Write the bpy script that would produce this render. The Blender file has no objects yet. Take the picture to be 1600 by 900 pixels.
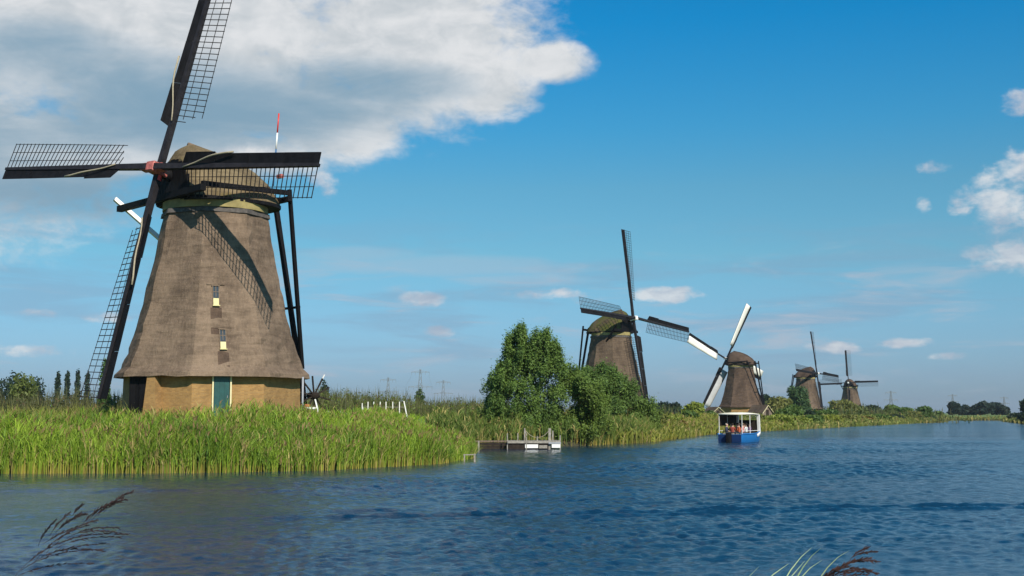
import bpy, bmesh, math, random
import numpy as np
from mathutils import Vector, Matrix
R = math.radians
random.seed(7); rng = np.random.default_rng(7)
scene = bpy.context.scene
COL = scene.collection

# ------------------------------------------------------------------ camera
EYE = 2.6                                   # eye height above the water
FPX = 2000.0                                # focal length in photograph pixels (1600 wide)
PITCH = math.atan(195 / FPX)
cam_d = bpy.data.cameras.new("camera"); cam = bpy.data.objects.new("camera", cam_d); COL.objects.link(cam)
cam.location = (0, 0, EYE); cam.rotation_euler = (R(90) + PITCH, 0, 0)
cam_d.sensor_width = 36; cam_d.lens = 36 * FPX / 1600; cam_d.clip_start = 0.1; cam_d.clip_end = 20000
scene.camera = cam

# ------------------------------------------------------------------ sun, sky, exposure
SUN_AZ = 25.0        # degrees from straight behind the camera towards the right
SUN_EL = 37.0
sx, sy, sz = math.sin(R(SUN_AZ)) * math.cos(R(SUN_EL)), -math.cos(R(SUN_AZ)) * math.cos(R(SUN_EL)), math.sin(R(SUN_EL))
sun_d = bpy.data.lights.new("sun", 'SUN'); sun_d.energy = 4.6; sun_d.angle = R(0.5); sun_d.color = (1.0, 0.93, 0.82)
sun = bpy.data.objects.new("sun", sun_d); COL.objects.link(sun)
sun.rotation_euler = Vector((-sx, -sy, -sz)).to_track_quat('-Z', 'Y').to_euler()
scene.view_settings.view_transform = 'Standard'; scene.view_settings.look = 'None'
scene.view_settings.gamma = 1; scene.view_settings.exposure = 0.3

def N(nt, t, **kw):
    n = nt.nodes.new(t)
    for k, v in kw.items():
        if k in n.inputs and not hasattr(n, k): n.inputs[k].default_value = v
        else: setattr(n, k, v)
    return n
def link(nt, a, b): nt.links.new(a, b)
def mth(nt, op, a, b=None, c=None, clamp=False):
    n = nt.nodes.new('ShaderNodeMath'); n.operation = op; n.use_clamp = clamp
    for i, v in enumerate((a, b, c)):
        if v is None: continue
        if isinstance(v, (int, float)): n.inputs[i].default_value = v
        else: nt.links.new(v, n.inputs[i])
    return n.outputs[0]
def sstep(nt, v, lo, hi):
    n = nt.nodes.new('ShaderNodeMapRange'); n.interpolation_type = 'SMOOTHSTEP'
    nt.links.new(v, n.inputs[0]); n.inputs[1].default_value = lo; n.inputs[2].default_value = hi
    return n.outputs[0]
def mixc(nt, f, a, b, mode='MIX'):
    n = nt.nodes.new('ShaderNodeMix'); n.data_type = 'RGBA'; n.blend_type = mode
    for i, v in ((0, f), (6, a), (7, b)):
        if isinstance(v, (int, float)): n.inputs[i].default_value = v
        elif isinstance(v, tuple): n.inputs[i].default_value = (*v, 1) if len(v) == 3 else v
        else: nt.links.new(v, n.inputs[i])
    return n.outputs[2]
def noise(nt, vec, scale, detail=4, rough=0.55, dist=0.0):
    n = nt.nodes.new('ShaderNodeTexNoise'); n.inputs['Scale'].default_value = scale
    n.inputs['Detail'].default_value = detail; n.inputs['Roughness'].default_value = rough; n.inputs['Distortion'].default_value = dist
    if vec is not None: nt.links.new(vec, n.inputs['Vector'])
    return n.outputs['Fac']
def mapping(nt, vec, scale=(1, 1, 1), rot=(0, 0, 0), loc=(0, 0, 0)):
    n = nt.nodes.new('ShaderNodeMapping'); n.inputs['Scale'].default_value = scale
    n.inputs['Rotation'].default_value = rot; n.inputs['Location'].default_value = loc
    nt.links.new(vec, n.inputs['Vector']); return n.outputs[0]

def sky_deg(px, py):
    """bearing and elevation (degrees) of a spot of sky"""
    a, b = (px - 800) / FPX, (450 - py) / FPX
    c, s = math.cos(PITCH), math.sin(PITCH)
    x, y, z = a, -s * b + c, c * b + s
    return math.degrees(math.atan2(x, y)), math.degrees(math.atan2(z, math.hypot(x, y)))

world = bpy.data.worlds.new("World"); scene.world = world; world.use_nodes = True
def build_world():
    nt = world.node_tree; nt.nodes.clear()
    out = nt.nodes.new('ShaderNodeOutputWorld'); bg = nt.nodes.new('ShaderNodeBackground')
    bg.inputs['Strength'].default_value = 0.1; link(nt, bg.outputs[0], out.inputs[0])
    sky = nt.nodes.new('ShaderNodeTexSky'); sky.sky_type = 'NISHITA'; sky.sun_disc = False
    sky.sun_elevation = R(SUN_EL); sky.sun_rotation = math.atan2(sx, sy)
    sky.altitude = 0; sky.air_density = 1.0; sky.dust_density = 0.6; sky.ozone_density = 2.2
    tc = nt.nodes.new('ShaderNodeTexCoord'); D = tc.outputs['Generated']
    hs = nt.nodes.new('ShaderNodeHueSaturation'); hs.inputs['Saturation'].default_value = SKY_SAT
    hs.inputs['Value'].default_value = SKY_VAL; hs.inputs['Hue'].default_value = SKY_HUE
    link(nt, sky.outputs[0], hs.inputs['Color'])
    sep = nt.nodes.new('ShaderNodeSeparateXYZ'); link(nt, D, sep.inputs[0])
    X, Y, Z = sep.outputs
    az = mth(nt, 'MULTIPLY', mth(nt, 'ARCTAN2', X, Y), 180 / math.pi)
    el = mth(nt, 'MULTIPLY', mth(nt, 'ARCSINE', Z), 180 / math.pi)
    base = hs.outputs[0]
    # the air is deeper blue high up, greyer and paler close to the horizon
    zt = nt.nodes.new('ShaderNodeValToRGB'); link(nt, mth(nt, 'DIVIDE', el, 40.0, clamp=True), zt.inputs[0])
    cr = zt.color_ramp; cr.elements[0].position = 0.0; cr.elements[0].color = (*SKY_T[0], 1)
    cr.elements[1].position = 1.0; cr.elements[1].color = (*SKY_T[-1], 1)
    for p, c in zip((0.04, 0.175, 0.25, 0.315, 0.435), SKY_T[1:6]):
        e = cr.elements.new(p); e.color = (*c, 1)
    base = mixc(nt, 1.0, base, zt.outputs[0], 'MULTIPLY')
    # domain-warped noises on the sky sphere, flattened vertically like cloud layers
    V1 = mapping(nt, D, (1, 1, 1.9))
    n1 = noise(nt, V1, 7.5, 8, 0.56, 0.3)
    n2 = noise(nt, V1, 24, 7, 0.6, 0.35)
    V2 = mapping(nt, D, (1, 1, 4.0), loc=(3, 1, 0))
    n3 = noise(nt, V2, 5.0, 6, 0.6, 0.4)
    def blob(px, py, rx, ry, w=1.0):
        a, e = sky_deg(px, py); k = 45 / math.atan(1) / FPX
        dx = mth(nt, 'DIVIDE', mth(nt, 'SUBTRACT', az, a), rx * k)
        dy = mth(nt, 'DIVIDE', mth(nt, 'SUBTRACT', el, e), ry * k)
        q = mth(nt, 'ADD', mth(nt, 'MULTIPLY', dx, dx), mth(nt, 'MULTIPLY', dy, dy))
        v = mth(nt, 'MULTIPLY', mth(nt, 'SUBTRACT', 1.0, q), w)
        return mth(nt, 'MAXIMUM', v, -1.5)
    def union(lst):
        r = lst[0]
        for b in lst[1:]: r = mth(nt, 'MAXIMUM', r, b)
        return r
    wob = mth(nt, 'ADD', mth(nt, 'MULTIPLY', mth(nt, 'SUBTRACT', n1, 0.5), 2.6), mth(nt, 'MULTIPLY', mth(nt, 'SUBTRACT', n2, 0.5), 1.5))
    # --- the large bank of cumulus
    big = union([blob(240, 60, 520, 200), blob(640, 60, 250, 150), blob(862, 98, 76, 38), blob(765, 130, 100, 66), blob(520, 190, 120, 70),
                 blob(60, 230, 210, 80), blob(-300, 130, 500, 260), blob(300, 240, 240, 45)])
    fb = mth(nt, 'ADD', big, mth(nt, 'MULTIPLY', wob, 0.62))
    fb = mth(nt, 'ADD', fb, mth(nt, 'MULTIPLY', mth(nt, 'SUBTRACT', noise(nt, mapping(nt, D, (1, 1, 1.6), loc=(2, 9, 1)), 60, 5, 0.62, 0.2), 0.5), 0.8))
    a_big = sstep(nt, fb, -0.25, 0.65)
    grey = union([blob(240, 165, 330, 62), blob(30, 110, 180, 60, .9), blob(560, 128, 130, 30, .8), blob(180, 300, 420, 40, .9), blob(-300, 180, 380, 120)])
    fg = mth(nt, 'ADD', grey, mth(nt, 'MULTIPLY', mth(nt, 'SUBTRACT', n3, 0.5), 3.4))
    fg = mth(nt, 'ADD', fg, mth(nt, 'MULTIPLY', mth(nt, 'SUBTRACT', n1, 0.5), 2.2))
    g = sstep(nt, fg, -1.5, 1.4)
    c_w = mixc(nt, sstep(nt, n2, 0.32, 0.68), CLOUD_G, CLOUD_W)
    c_big = mixc(nt, g, c_w, CLOUD_D)
    col = mixc(nt, mth(nt, 'MULTIPLY', a_big, 0.96), base, c_big)
    # --- small fair-weather puffs
    puffs = [(1590, 158, 32, 20), (1462, 260, 34, 13), (1506, 315, 26, 24), (1444, 323, 13, 16), (1572, 330, 55, 70), (1562, 398, 48, 24), (1600, 262, 50, 30),
             (1590, 400, 40, 26), (660, 467, 44, 15, 2.2), (686, 517, 30, 12, 2.0), (1040, 460, 60, 15, 1.8), (845, 460, 80, 10), (1300, 543, 42, 11, 1.5), (1410, 536, 42, 9, 1.3), (40, 548, 70, 12),
             (505, 288, 28, 22), (400, 245, 60, 18), (60, 490, 60, 8), (1490, 556, 40, 7), (180, 495, 70, 9)]
    small = union([blob(*p) for p in puffs])
    n5 = noise(nt, mapping(nt, D, (1, 1, 1.7), loc=(7, 2, 4)), 46, 5, 0.6, 0.2)
    fs = mth(nt, 'ADD', small, mth(nt, 'ADD', mth(nt, 'MULTIPLY', wob, 0.8), mth(nt, 'MULTIPLY', mth(nt, 'SUBTRACT', n5, 0.5), 4.2)))
    a_s = sstep(nt, fs, -0.1, 1.5)
    c_s = mixc(nt, sstep(nt, n2, 0.35, 0.65), CLOUD_P, CLOUD_W)
    col = mixc(nt, mth(nt, 'MULTIPLY', a_s, 0.8), col, c_s)
    # --- thin veils and far grey-blue layers low down, all round the horizon
    low = mth(nt, 'MULTIPLY', sstep(nt, el, 0.5, 3.0), mth(nt, 'SUBTRACT', 1.0, sstep(nt, el, 5.5, 10.0)))
    V3 = mapping(nt, D, (1, 1, 8.0), loc=(1, 5, 2))
    n4 = noise(nt, V3, 6.0, 6, 0.6, 0.5)
    a_l = mth(nt, 'MULTIPLY', mth(nt, 'MULTIPLY', sstep(nt, n4, 0.46, 0.66), low), 0.4)
    col = mixc(nt, a_l, col, CLOUD_L)
    V4 = mapping(nt, D, (1, 1, 7.0), loc=(4, 2, 7))
    n6 = noise(nt, V4, 9.0, 7, 0.62, 0.5)
    low2 = mth(nt, 'MULTIPLY', sstep(nt, el, 0.3, 1.5), mth(nt, 'SUBTRACT', 1.0, sstep(nt, el, 4.5, 9.0)))
    col = mixc(nt, mth(nt, 'MULTIPLY', mth(nt, 'MULTIPLY', sstep(nt, n6, 0.5, 0.72), low2), 0.7), col, (3.8, 4.2, 4.9))
    streak = union([blob(690, 415, 260, 20), blob(560, 397, 120, 16), blob(820, 438, 140, 12)])
    a_t = mth(nt, 'MULTIPLY', sstep(nt, mth(nt, 'ADD', streak, mth(nt, 'MULTIPLY', wob, 0.5)), 0.0, 1.0), 0.3)
    col = mixc(nt, a_t, col, CLOUD_P)
    # --- broken cloud over the rest of the sky, out of the picture
    away = sstep(nt, mth(nt, 'ABSOLUTE', az), 30.0, 50.0)
    a_o = mth(nt, 'MULTIPLY', mth(nt, 'MULTIPLY', sstep(nt, mth(nt, 'ADD', n1, mth(nt, 'MULTIPLY', n2, 0.3)), 0.72, 0.86), away), sstep(nt, el, 2.0, 12.0))
    col = mixc(nt, mth(nt, 'MULTIPLY', a_o, 0.85), col, CLOUD_W)
    link(nt, col, bg.inputs['Color'])
SKY_SAT, SKY_VAL, SKY_HUE = 1.15, 0.85, 0.5
SKY_T = [(.40, .60, 1.05), (.42, .62, 1.03), (.48, .82, .89), (.44, .85, .89), (.26, .88, 1.01), (.05, .88, 1.14), (.14, .75, 1.05)]
CLOUD_W = (6.4, 6.45, 6.5); CLOUD_G = (4.7, 5.0, 5.2); CLOUD_D = (1.9, 3.0, 3.9); CLOUD_P = (3.9, 4.2, 4.9); CLOUD_L = (2.0, 2.9, 4.1)
build_world()

# ------------------------------------------------------------------ materials
def new_mat(name):
    m = bpy.data.materials.new(name); m.use_nodes = True
    nt = m.node_tree; b = nt.nodes['Principled BSDF']
    return m, nt, b
def simple(name, col, rough=0.7, var=0.35, scale=3.0, bump=0.0, bscale=20.0, metal=0.0, stretch=(1, 1, 1)):
    m, nt, b = new_mat(name); tc = nt.nodes.new('ShaderNodeTexCoord')
    v = mapping(nt, tc.outputs['Object'], stretch)
    n = noise(nt, v, scale, 6, 0.65)
    c = mixc(nt, sstep(nt, n, 0.25, 0.75), tuple(x * (1 - var) for x in col), tuple(min(1, x * (1 + var)) for x in col))
    link(nt, c, b.inputs['Base Color']); b.inputs['Roughness'].default_value = rough; b.inputs['Metallic'].default_value = metal
    if max(col) < 0.05: b.inputs['Specular IOR Level'].default_value = 0.12
    if bump:
        bp = nt.nodes.new('ShaderNodeBump'); bp.inputs['Strength'].default_value = bump; bp.inputs['Distance'].default_value = 0.02
        link(nt, noise(nt, v, bscale, 5), bp.inputs['Height']); link(nt, bp.outputs[0], b.inputs['Normal'])
    return m
def thatch(name, c1, c2, moss=None, mossamt=0.0):
    m, nt, b = new_mat(name); tc = nt.nodes.new('ShaderNodeTexCoord'); P = tc.outputs['Object']
    big = noise(nt, mapping(nt, P, (1, 1, 0.55)), 0.55, 6, 0.6)
    fib = noise(nt, mapping(nt, P, (1, 1, 0.3)), 7.0, 5, 0.7)
    crs = noise(nt, mapping(nt, P, (0.16, 0.16, 1)), 4.2, 5, 0.65, 0.4)      # courses of reed
    f = mth(nt, 'ADD', mth(nt, 'MULTIPLY', big, 0.5), mth(nt, 'ADD', mth(nt, 'MULTIPLY', fib, 0.28), mth(nt, 'MULTIPLY', crs, 0.34)))
    c = mixc(nt, sstep(nt, f, 0.40, 0.72), c1, c2)
    speck = noise(nt, P, 13, 3, 0.7)
    c = mixc(nt, mth(nt, 'MULTIPLY', sstep(nt, speck, 0.56, 0.75), 0.45), c, tuple(min(1, x * 1.7) for x in c2))
    c = mixc(nt, mth(nt, 'MULTIPLY', sstep(nt, noise(nt, P, 9, 4, 0.7), 0.58, 0.75), 0.45), c, tuple(x * 0.5 for x in c1))
    if moss:
        c = mixc(nt, mth(nt, 'MULTIPLY', sstep(nt, noise(nt, P, 0.9, 5, 0.65), 0.62 - 0.3 * mossamt, 0.75 - 0.2 * mossamt), 0.85), c, moss)
    link(nt, c, b.inputs['Base Color']); b.inputs['Roughness'].default_value = 0.95; b.inputs['Specular IOR Level'].default_value = 0.15
    bp = nt.nodes.new('ShaderNodeBump'); bp.inputs['Strength'].default_value = 0.8; bp.inputs['Distance'].default_value = 0.06
    link(nt, mth(nt, 'ADD', fib, crs), bp.inputs['Height']); link(nt, bp.outputs[0], b.inputs['Normal'])
    return m
def brick_mat(name, c1, c2, mortar):
    m, nt, b = new_mat(name); uv = nt.nodes.new('ShaderNodeUVMap'); uv.uv_map = 'UVMap'
    br = nt.nodes.new('ShaderNodeTexBrick'); link(nt, uv.outputs[0], br.inputs['Vector'])
    br.inputs['Scale'].default_value = 1.0; br.inputs['Brick Width'].default_value = 0.22; br.inputs['Row Height'].default_value = 0.075
    br.inputs['Mortar Size'].default_value = 0.008
    br.inputs['Color1'].default_value = (*c1, 1); br.inputs['Color2'].default_value = (*c2, 1); br.inputs['Mortar'].default_value = (*mortar, 1)
    tc = nt.nodes.new('ShaderNodeTexCoord')
    n = noise(nt, tc.outputs['Object'], 1.6, 6, 0.65)
    c = mixc(nt, mth(nt, 'MULTIPLY', sstep(nt, n, 0.4, 0.75), 0.55), br.outputs['Color'], tuple(x * 0.45 for x in c2))
    n2_ = noise(nt, tc.outputs['Object'], 6, 5, 0.7)
    c = mixc(nt, mth(nt, 'MULTIPLY', sstep(nt, n2_, 0.5, 0.8), 0.3), c, tuple(min(1, x * 1.3) for x in c1))
    link(nt, c, b.inputs['Base Color']); b.inputs['Roughness'].default_value = 0.9
    bp = nt.nodes.new('ShaderNodeBump'); bp.inputs['Strength'].default_value = 0.5; bp.inputs['Distance'].default_value = 0.01; bp.invert = True
    link(nt, br.outputs['Fac'], bp.inputs['Height']); link(nt, bp.outputs[0], b.inputs['Normal'])
    return m
def leafy(name, trans=0.35, rough=0.55):
    """foliage: each leaf carries its own colour in the attribute 'tint'"""
    m, nt, b = new_mat(name); at = nt.nodes.new('ShaderNodeAttribute'); at.attribute_name = 'tint'
    link(nt, at.outputs['Color'], b.inputs['Base Color']); b.inputs['Roughness'].default_value = rough; b.inputs['Specular IOR Level'].default_value = 0.25
    tr = nt.nodes.new('ShaderNodeBsdfTranslucent')
    link(nt, mixc(nt, 1.0, at.outputs['Color'], (1.1, 1.15, 0.55), 'MULTIPLY'), tr.inputs['Color'])
    mx = nt.nodes.new('ShaderNodeMixShader'); mx.inputs[0].default_value = trans
    link(nt, b.outputs[0], mx.inputs[1]); link(nt, tr.outputs[0], mx.inputs[2]); link(nt, mx.outputs[0], nt.nodes['Material Output'].inputs['Surface'])
    return m
M = {
 'thatch': thatch('thatch', (0.095, 0.067, 0.047), (0.235, 0.168, 0.115)),
 'cap_thatch': thatch('cap_thatch', (0.095, 0.07, 0.04), (0.245, 0.185, 0.105), (0.13, 0.10, 0.04), 0.25),
 'moss_thatch': thatch('moss_thatch', (0.06, 0.041, 0.028), (0.145, 0.10, 0.066), (0.075, 0.085, 0.018), 0.9),
 'old_thatch': thatch('old_thatch', (0.06, 0.042, 0.03), (0.155, 0.11, 0.075)),
 'brown_thatch': thatch('brown_thatch', (0.05, 0.034, 0.025), (0.12, 0.08, 0.056)),
 'brick': brick_mat('brick', (0.39, 0.215, 0.066), (0.28, 0.15, 0.045), (0.27, 0.19, 0.10)),
 'black': simple('black_tarred_wood', (0.008, 0.0075, 0.0085), 0.7, 0.5, 2.5, 0.3, 12, stretch=(1, 1, 0.3)),
 'lattice': simple('dark_lattice_wood', (0.02, 0.017, 0.016), 0.7, 0.4, 2.0),
 'stock': simple('grey_black_stock', (0.022, 0.020, 0.022), 0.5, 0.35, 2.0),
 'curb': simple('olive_curb', (0.28, 0.225, 0.085), 0.8, 0.3, 1.5),
 'shadow_collar': simple('dark_shadow_collar', (0.08, 0.07, 0.062), 0.9, 0.4, 4.0),
 'red': simple('red_paint', (0.62, 0.035, 0.02), 0.45, 0.15, 4.0),
 'pink': simple('faded_red_paint', (0.42, 0.12, 0.10), 0.6, 0.4, 5.0),
 'white': simple('white_paint', (0.78, 0.76, 0.72), 0.55, 0.08, 3.0),
 'cream': simple('cream_paint', (0.70, 0.62, 0.36), 0.6, 0.1, 3.0),
 'yellow': simple('pale_yellow_paint', (0.62, 0.55, 0.25), 0.6, 0.1, 3.0),
 'green': simple('green_door_paint', (0.008, 0.062, 0.058), 0.45, 0.2, 3.0),
 'blue_flag': simple('blue_paint', (0.04, 0.12, 0.25), 0.5, 0.1, 3.0),
 'canvas': simple('white_sailcloth', (0.74, 0.71, 0.64), 0.85, 0.08, 1.2),
 'shaded_canvas': simple('shaded_sailcloth', (0.42, 0.42, 0.42), 0.85, 0.12, 1.2),  # white cloth with its shade put into the colour, for the lower sail
 'rope': simple('rope', (0.34, 0.29, 0.2), 0.9, 0.2, 10),
 'glass': simple('dark_glass', (0.045, 0.05, 0.055), 0.08, 0.2, 2.0),
 'bark': simple('bark', (0.10, 0.085, 0.065), 0.95, 0.35, 5.0, 0.6, 9),
 'weathered': simple('weathered_wood', (0.27, 0.245, 0.205), 0.9, 0.35, 5.0, 0.3, 25),
 'old_wood': simple('old_brown_wood', (0.17, 0.12, 0.08), 0.9, 0.35, 6.0, 0.3, 20),
 'dark_wood': simple('dark_wet_wood', (0.03, 0.023, 0.018), 0.8, 0.4, 4.0),
 'steel': simple('galvanised_steel', (0.17, 0.19, 0.2), 0.6, 0.15, 1.0),
 'grey_pole': simple('grey_painted_pole', (0.3, 0.31, 0.33), 0.5, 0.1, 2.0),
 'hull_blue': simple('blue_hull_paint', (0.02, 0.17, 0.46), 0.3, 0.15, 2.0),
 'hull_shaded': simple('shaded_blue_paint', (0.01, 0.03, 0.10), 0.35, 0.2, 2.0),  # hull blue darkened to carry the shade on the stern
 'orange': simple('orange_brown_paint', (0.5, 0.16, 0.06), 0.7, 0.2, 3.0),
 'leaf': leafy('leaf'), 'reed': leafy('reed_blade', 0.3, 0.6),
 'plume': leafy('plume', 0.15, 0.9),
}

# ------------------------------------------------------------------ helpers
class MB:
    """collects shapes of one mesh object"""
    def __init__(s): s.v = []; s.f = []; s.uv = None
    def add(s, vs, fs):
        o = len(s.v); s.v += [tuple(p) for p in vs]; s.f += [tuple(i + o for i in f) for f in fs]; return s
    def box(s, lo, hi):
        (a, b, c), (d, e, f) = lo, hi
        return s.add([(a, b, c), (d, b, c), (d, e, c), (a, e, c), (a, b, f), (d, b, f), (d, e, f), (a, e, f)],
                     [(0, 3, 2, 1), (4, 5, 6, 7), (0, 1, 5, 4), (1, 2, 6, 5), (2, 3, 7, 6), (3, 0, 4, 7)])
    def beam(s, p, q, w, h=None, side=None, w2=None, h2=None):
        """square bar from p to q; w along 'side', h across"""
        p, q = Vector(p), Vector(q); d = (q - p).normalized(); h = w if h is None else h
        if side is None:
            side = d.cross(Vector((0, 0, 1)))
            if side.length < 1e-3: side = Vector((1, 0, 0))
        side = Vector(side); side = (side - d * side.dot(d)).normalized(); up = d.cross(side)
        w2 = w if w2 is None else w2; h2 = h if h2 is None else h2
        vs = []
        for o, ww, hh in ((p, w, h), (q, w2, h2)):
            for a, b in ((-1, -1), (1, -1), (1, 1), (-1, 1)): vs.append(o + side * (a * ww / 2) + up * (b * hh / 2))
        return s.add(vs, [(3, 2, 1, 0), (4, 5, 6, 7), (0, 1, 5, 4), (1, 2, 6, 5), (2, 3, 7, 6), (3, 0, 4, 7)])
    def tube(s, pts, r, n=6, r2=None):
        pts = [Vector(p) for p in pts]; rings = []; k = len(pts)
        for i, p in enumerate(pts):
            d = (pts[min(i + 1, k - 1)] - pts[max(i - 1, 0)]).normalized()
            a = d.cross(Vector((0.13, 0.21, 1))).normalized(); b = d.cross(a)
            rr = r if r2 is None else r + (r2 - r) * i / (k - 1)
            rings.append([p + (a * math.cos(t) + b * math.sin(t)) * rr for t in (2 * math.pi * j / n for j in range(n))])
        return s.loft(rings, True)
    def loft(s, rings, cap=True, close=True):
        n = len(rings[0]); vs = [p for r in rings for p in r]; fs = []
        for i in range(len(rings) - 1):
            for j in range(n if close else n - 1):
                k = (j + 1) % n; fs.append((i * n + j, i * n + k, (i + 1) * n + k, (i + 1) * n + j))
        if cap: fs += [tuple(reversed(range(n))), tuple((len(rings) - 1) * n + j for j in range(n))]
        return s.add(vs, fs)
    def build(s, name, mat, parent=None, smooth=False, bevel=0.0, uv=None, kind=None):
        me = bpy.data.meshes.new(name); me.from_pydata([tuple(p) for p in s.v], [], s.f); me.materials.append(mat)
        bm = bmesh.new(); bm.from_mesh(me); bmesh.ops.recalc_face_normals(bm, faces=bm.faces)
        if bevel: bmesh.ops.bevel(bm, geom=bm.edges[:], offset=bevel, segments=1, affect='EDGES')
        bm.to_mesh(me); bm.free()
        if smooth:
            me.polygons.foreach_set('use_smooth', [True] * len(me.polygons))
        if uv:
            l = me.uv_layers.new(name='UVMap')
            for p in me.polygons:
                nrm = p.normal; t = Vector((-nrm.y, nrm.x, 0))
                t = t.normalized() if t.length > 1e-3 else Vector((1, 0, 0))
                for li in p.loop_indices:
                    co = me.vertices[me.loops[li].vertex_index].co; l.data[li].uv = (co.dot(t), co.z)
        o = bpy.data.objects.new(name, me); COL.objects.link(o)
        if parent: o.parent = parent
        if kind: o['kind'] = kind
        return o
def tag(o, label=None, cat=None, group=None, kind=None):
    if label: o['label'] = label
    if cat: o['category'] = cat
    if group: o['group'] = group
    if kind: o['kind'] = kind
    return o
def thing(name, loc, label, cat, group=None, rz=0.0):
    o = bpy.data.objects.new(name, None); COL.objects.link(o); o.location = loc; o.rotation_euler = (0, 0, rz); o.empty_display_size = 0.3
    return tag(o, label, cat, group)
def share(src, name, parent, M4=None):
    o = src.copy(); COL.objects.link(o); o.parent = parent
    if M4 is not None: o.matrix_local = M4
    return o
def raw_mesh(name, V, Fq, mat, parent=None, tint=None, nper=4, smooth=False):
    """fast mesh of quads (Fq: n x 4) or triangles, with a per-vertex colour 'tint'"""
    me = bpy.data.meshes.new(name); V = np.asarray(V, np.float32); Fq = np.asarray(Fq, np.int32)
    me.vertices.add(len(V)); me.vertices.foreach_set('co', V.ravel())
    k = Fq.shape[1]; me.loops.add(Fq.size); me.loops.foreach_set('vertex_index', Fq.ravel())
    me.polygons.add(len(Fq)); me.polygons.foreach_set('loop_start', np.arange(len(Fq), dtype=np.int32) * k)
    me.update(calc_edges=True)
    if smooth: me.polygons.foreach_set('use_smooth', np.ones(len(Fq), bool))
    me.materials.append(mat)
    if tint is not None:
        a = me.color_attributes.new('tint', 'FLOAT_COLOR', 'POINT')
        c = np.ones((len(V), 4), np.float32); c[:, :3] = tint; a.data.foreach_set('color', c.ravel())
    o = bpy.data.objects.new(name, me); COL.objects.link(o)
    if parent: o.parent = parent
    return o
def at(px, d): return (px - 800) / FPX * d       # x of a bearing at distance d

# ------------------------------------------------------------------ the canal and the land
LEFT = [(-400, 0), (-75, 46), (-50, 51.5), (-29.5, 53.6), (-22.4, 55.9), (-14.1, 56.5), (-8.9, 59), (-4.4, 66), (-3.0, 74), (-3.5, 93), (-2.2, 99.5),
        (5, 101), (11.6, 115.6), (22, 153), (38.5, 192), (59, 236), (92, 306), (113, 347), (139, 416), (147, 436)]
RIGHT = [(160, 438), (168, 425), (149, 385), (113, 274), (52, 110), (14, 27), (6, 9.5), (0, 9), (-40, 9), (-90, 10), (-400, -50)]
POLY = np.array(LEFT + RIGHT, float)
def sdf(x, y):
    """signed distance to the water's edge: positive on land"""
    x = np.asarray(x, float); y = np.asarray(y, float); d = np.full(x.shape, 1e9); inside = np.zeros(x.shape, bool)
    n = len(POLY)
    for i in range(n):
        (x0, y0), (x1, y1) = POLY[i], POLY[(i + 1) % n]
        dx, dy = x1 - x0, y1 - y0; t = np.clip(((x - x0) * dx + (y - y0) * dy) / (dx * dx + dy * dy), 0, 1)
        d = np.minimum(d, np.hypot(x - x0 - t * dx, y - y0 - t * dy))
        c = (y0 > y) != (y1 > y)
        with np.errstate(divide='ignore', invalid='ignore'):
            inside ^= c & (x < dx * (y - y0) / (dy if dy else 1e-9) + x0)
    return np.where(inside, -d, d)
def ground_z(x, y):
    x = np.asarray(x, float); y = np.asarray(y, float); s = sdf(x, y)
    lev = 1.45 + 0.85 * np.exp(-(((x + 12) / 30) ** 2 + ((y - 86) / 24) ** 2) ** 2) - 0.5 * np.exp(-((y - 0) / 20) ** 2)
    lev = lev + 0.06 * np.sin(x * 0.31 + y * 0.17) + 0.05 * np.sin(x * 0.13 - y * 0.29)
    t = np.clip(s / 6.5, 0, 1); up = 0.18 + (lev - 0.18) * (t * t * (3 - 2 * t))
    return np.where(s > 0, np.minimum(up, 0.02 + s * 0.9), np.maximum(s * 0.8, -1.3))
def gz1(x, y): return float(ground_z(np.array([x]), np.array([y]))[0])

def build_ground():
    az = np.radians(np.concatenate([np.linspace(-180, -34, 40, endpoint=False), np.linspace(-34, 34, 260), np.linspace(34, 180, 41)[1:]]))
    r = np.concatenate([np.linspace(1.5, 40, 36), np.geomspace(41, 500, 150), np.geomspace(540, 9000, 24)])
    A, Rr = np.meshgrid(az[:-1], r); x = Rr * np.sin(A); y = Rr * np.cos(A); z = ground_z(x, y)
    nA, nR = len(az) - 1, len(r); V = np.stack([x, y, z], -1).reshape(-1, 3)
    idx = np.arange(nA * nR).reshape(nR, nA); nx = np.roll(idx, -1, 1)
    F = np.stack([idx[:-1], nx[:-1], nx[1:], idx[1:]], -1).reshape(-1, 4)[:, ::-1]
    m, nt, b = new_mat('meadow'); tc = nt.nodes.new('ShaderNodeTexCoord'); P = tc.outputs['Object']
    c = mixc(nt, sstep(nt, noise(nt, P, 0.25, 6, 0.6), 0.35, 0.65), (0.075, 0.12, 0.018), (0.14, 0.20, 0.03))
    c = mixc(nt, mth(nt, 'MULTIPLY', sstep(nt, noise(nt, P, 0.03, 4, 0.6), 0.5, 0.7), 0.6), c, (0.13, 0.13, 0.03))
    c = mixc(nt, mth(nt, 'MULTIPLY', sstep(nt, noise(nt, P, 3.5, 5, 0.7), 0.5, 0.8), 0.5), c, (0.04, 0.07, 0.012))
    sp_ = nt.nodes.new('ShaderNodeSeparateXYZ'); link(nt, P, sp_.inputs[0])
    c = mixc(nt, sstep(nt, sp_.outputs[2], 0.75, 0.35), c, (0.05, 0.045, 0.02))
    link(nt, c, b.inputs['Base Color']); b.inputs['Roughness'].default_value = 0.95
    o = raw_mesh('ground', V, F, m, smooth=True)
    me = o.data; bm = bmesh.new(); bm.from_mesh(me); bm.verts.ensure_lookup_table()
    bm.faces.new([bm.verts[i] for i in range(nA)]); bm.normal_update()
    bmesh.ops.recalc_face_normals(bm, faces=bm.faces); bm.to_mesh(me); bm.free()
    return tag(o, kind='structure')
build_ground()

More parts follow.
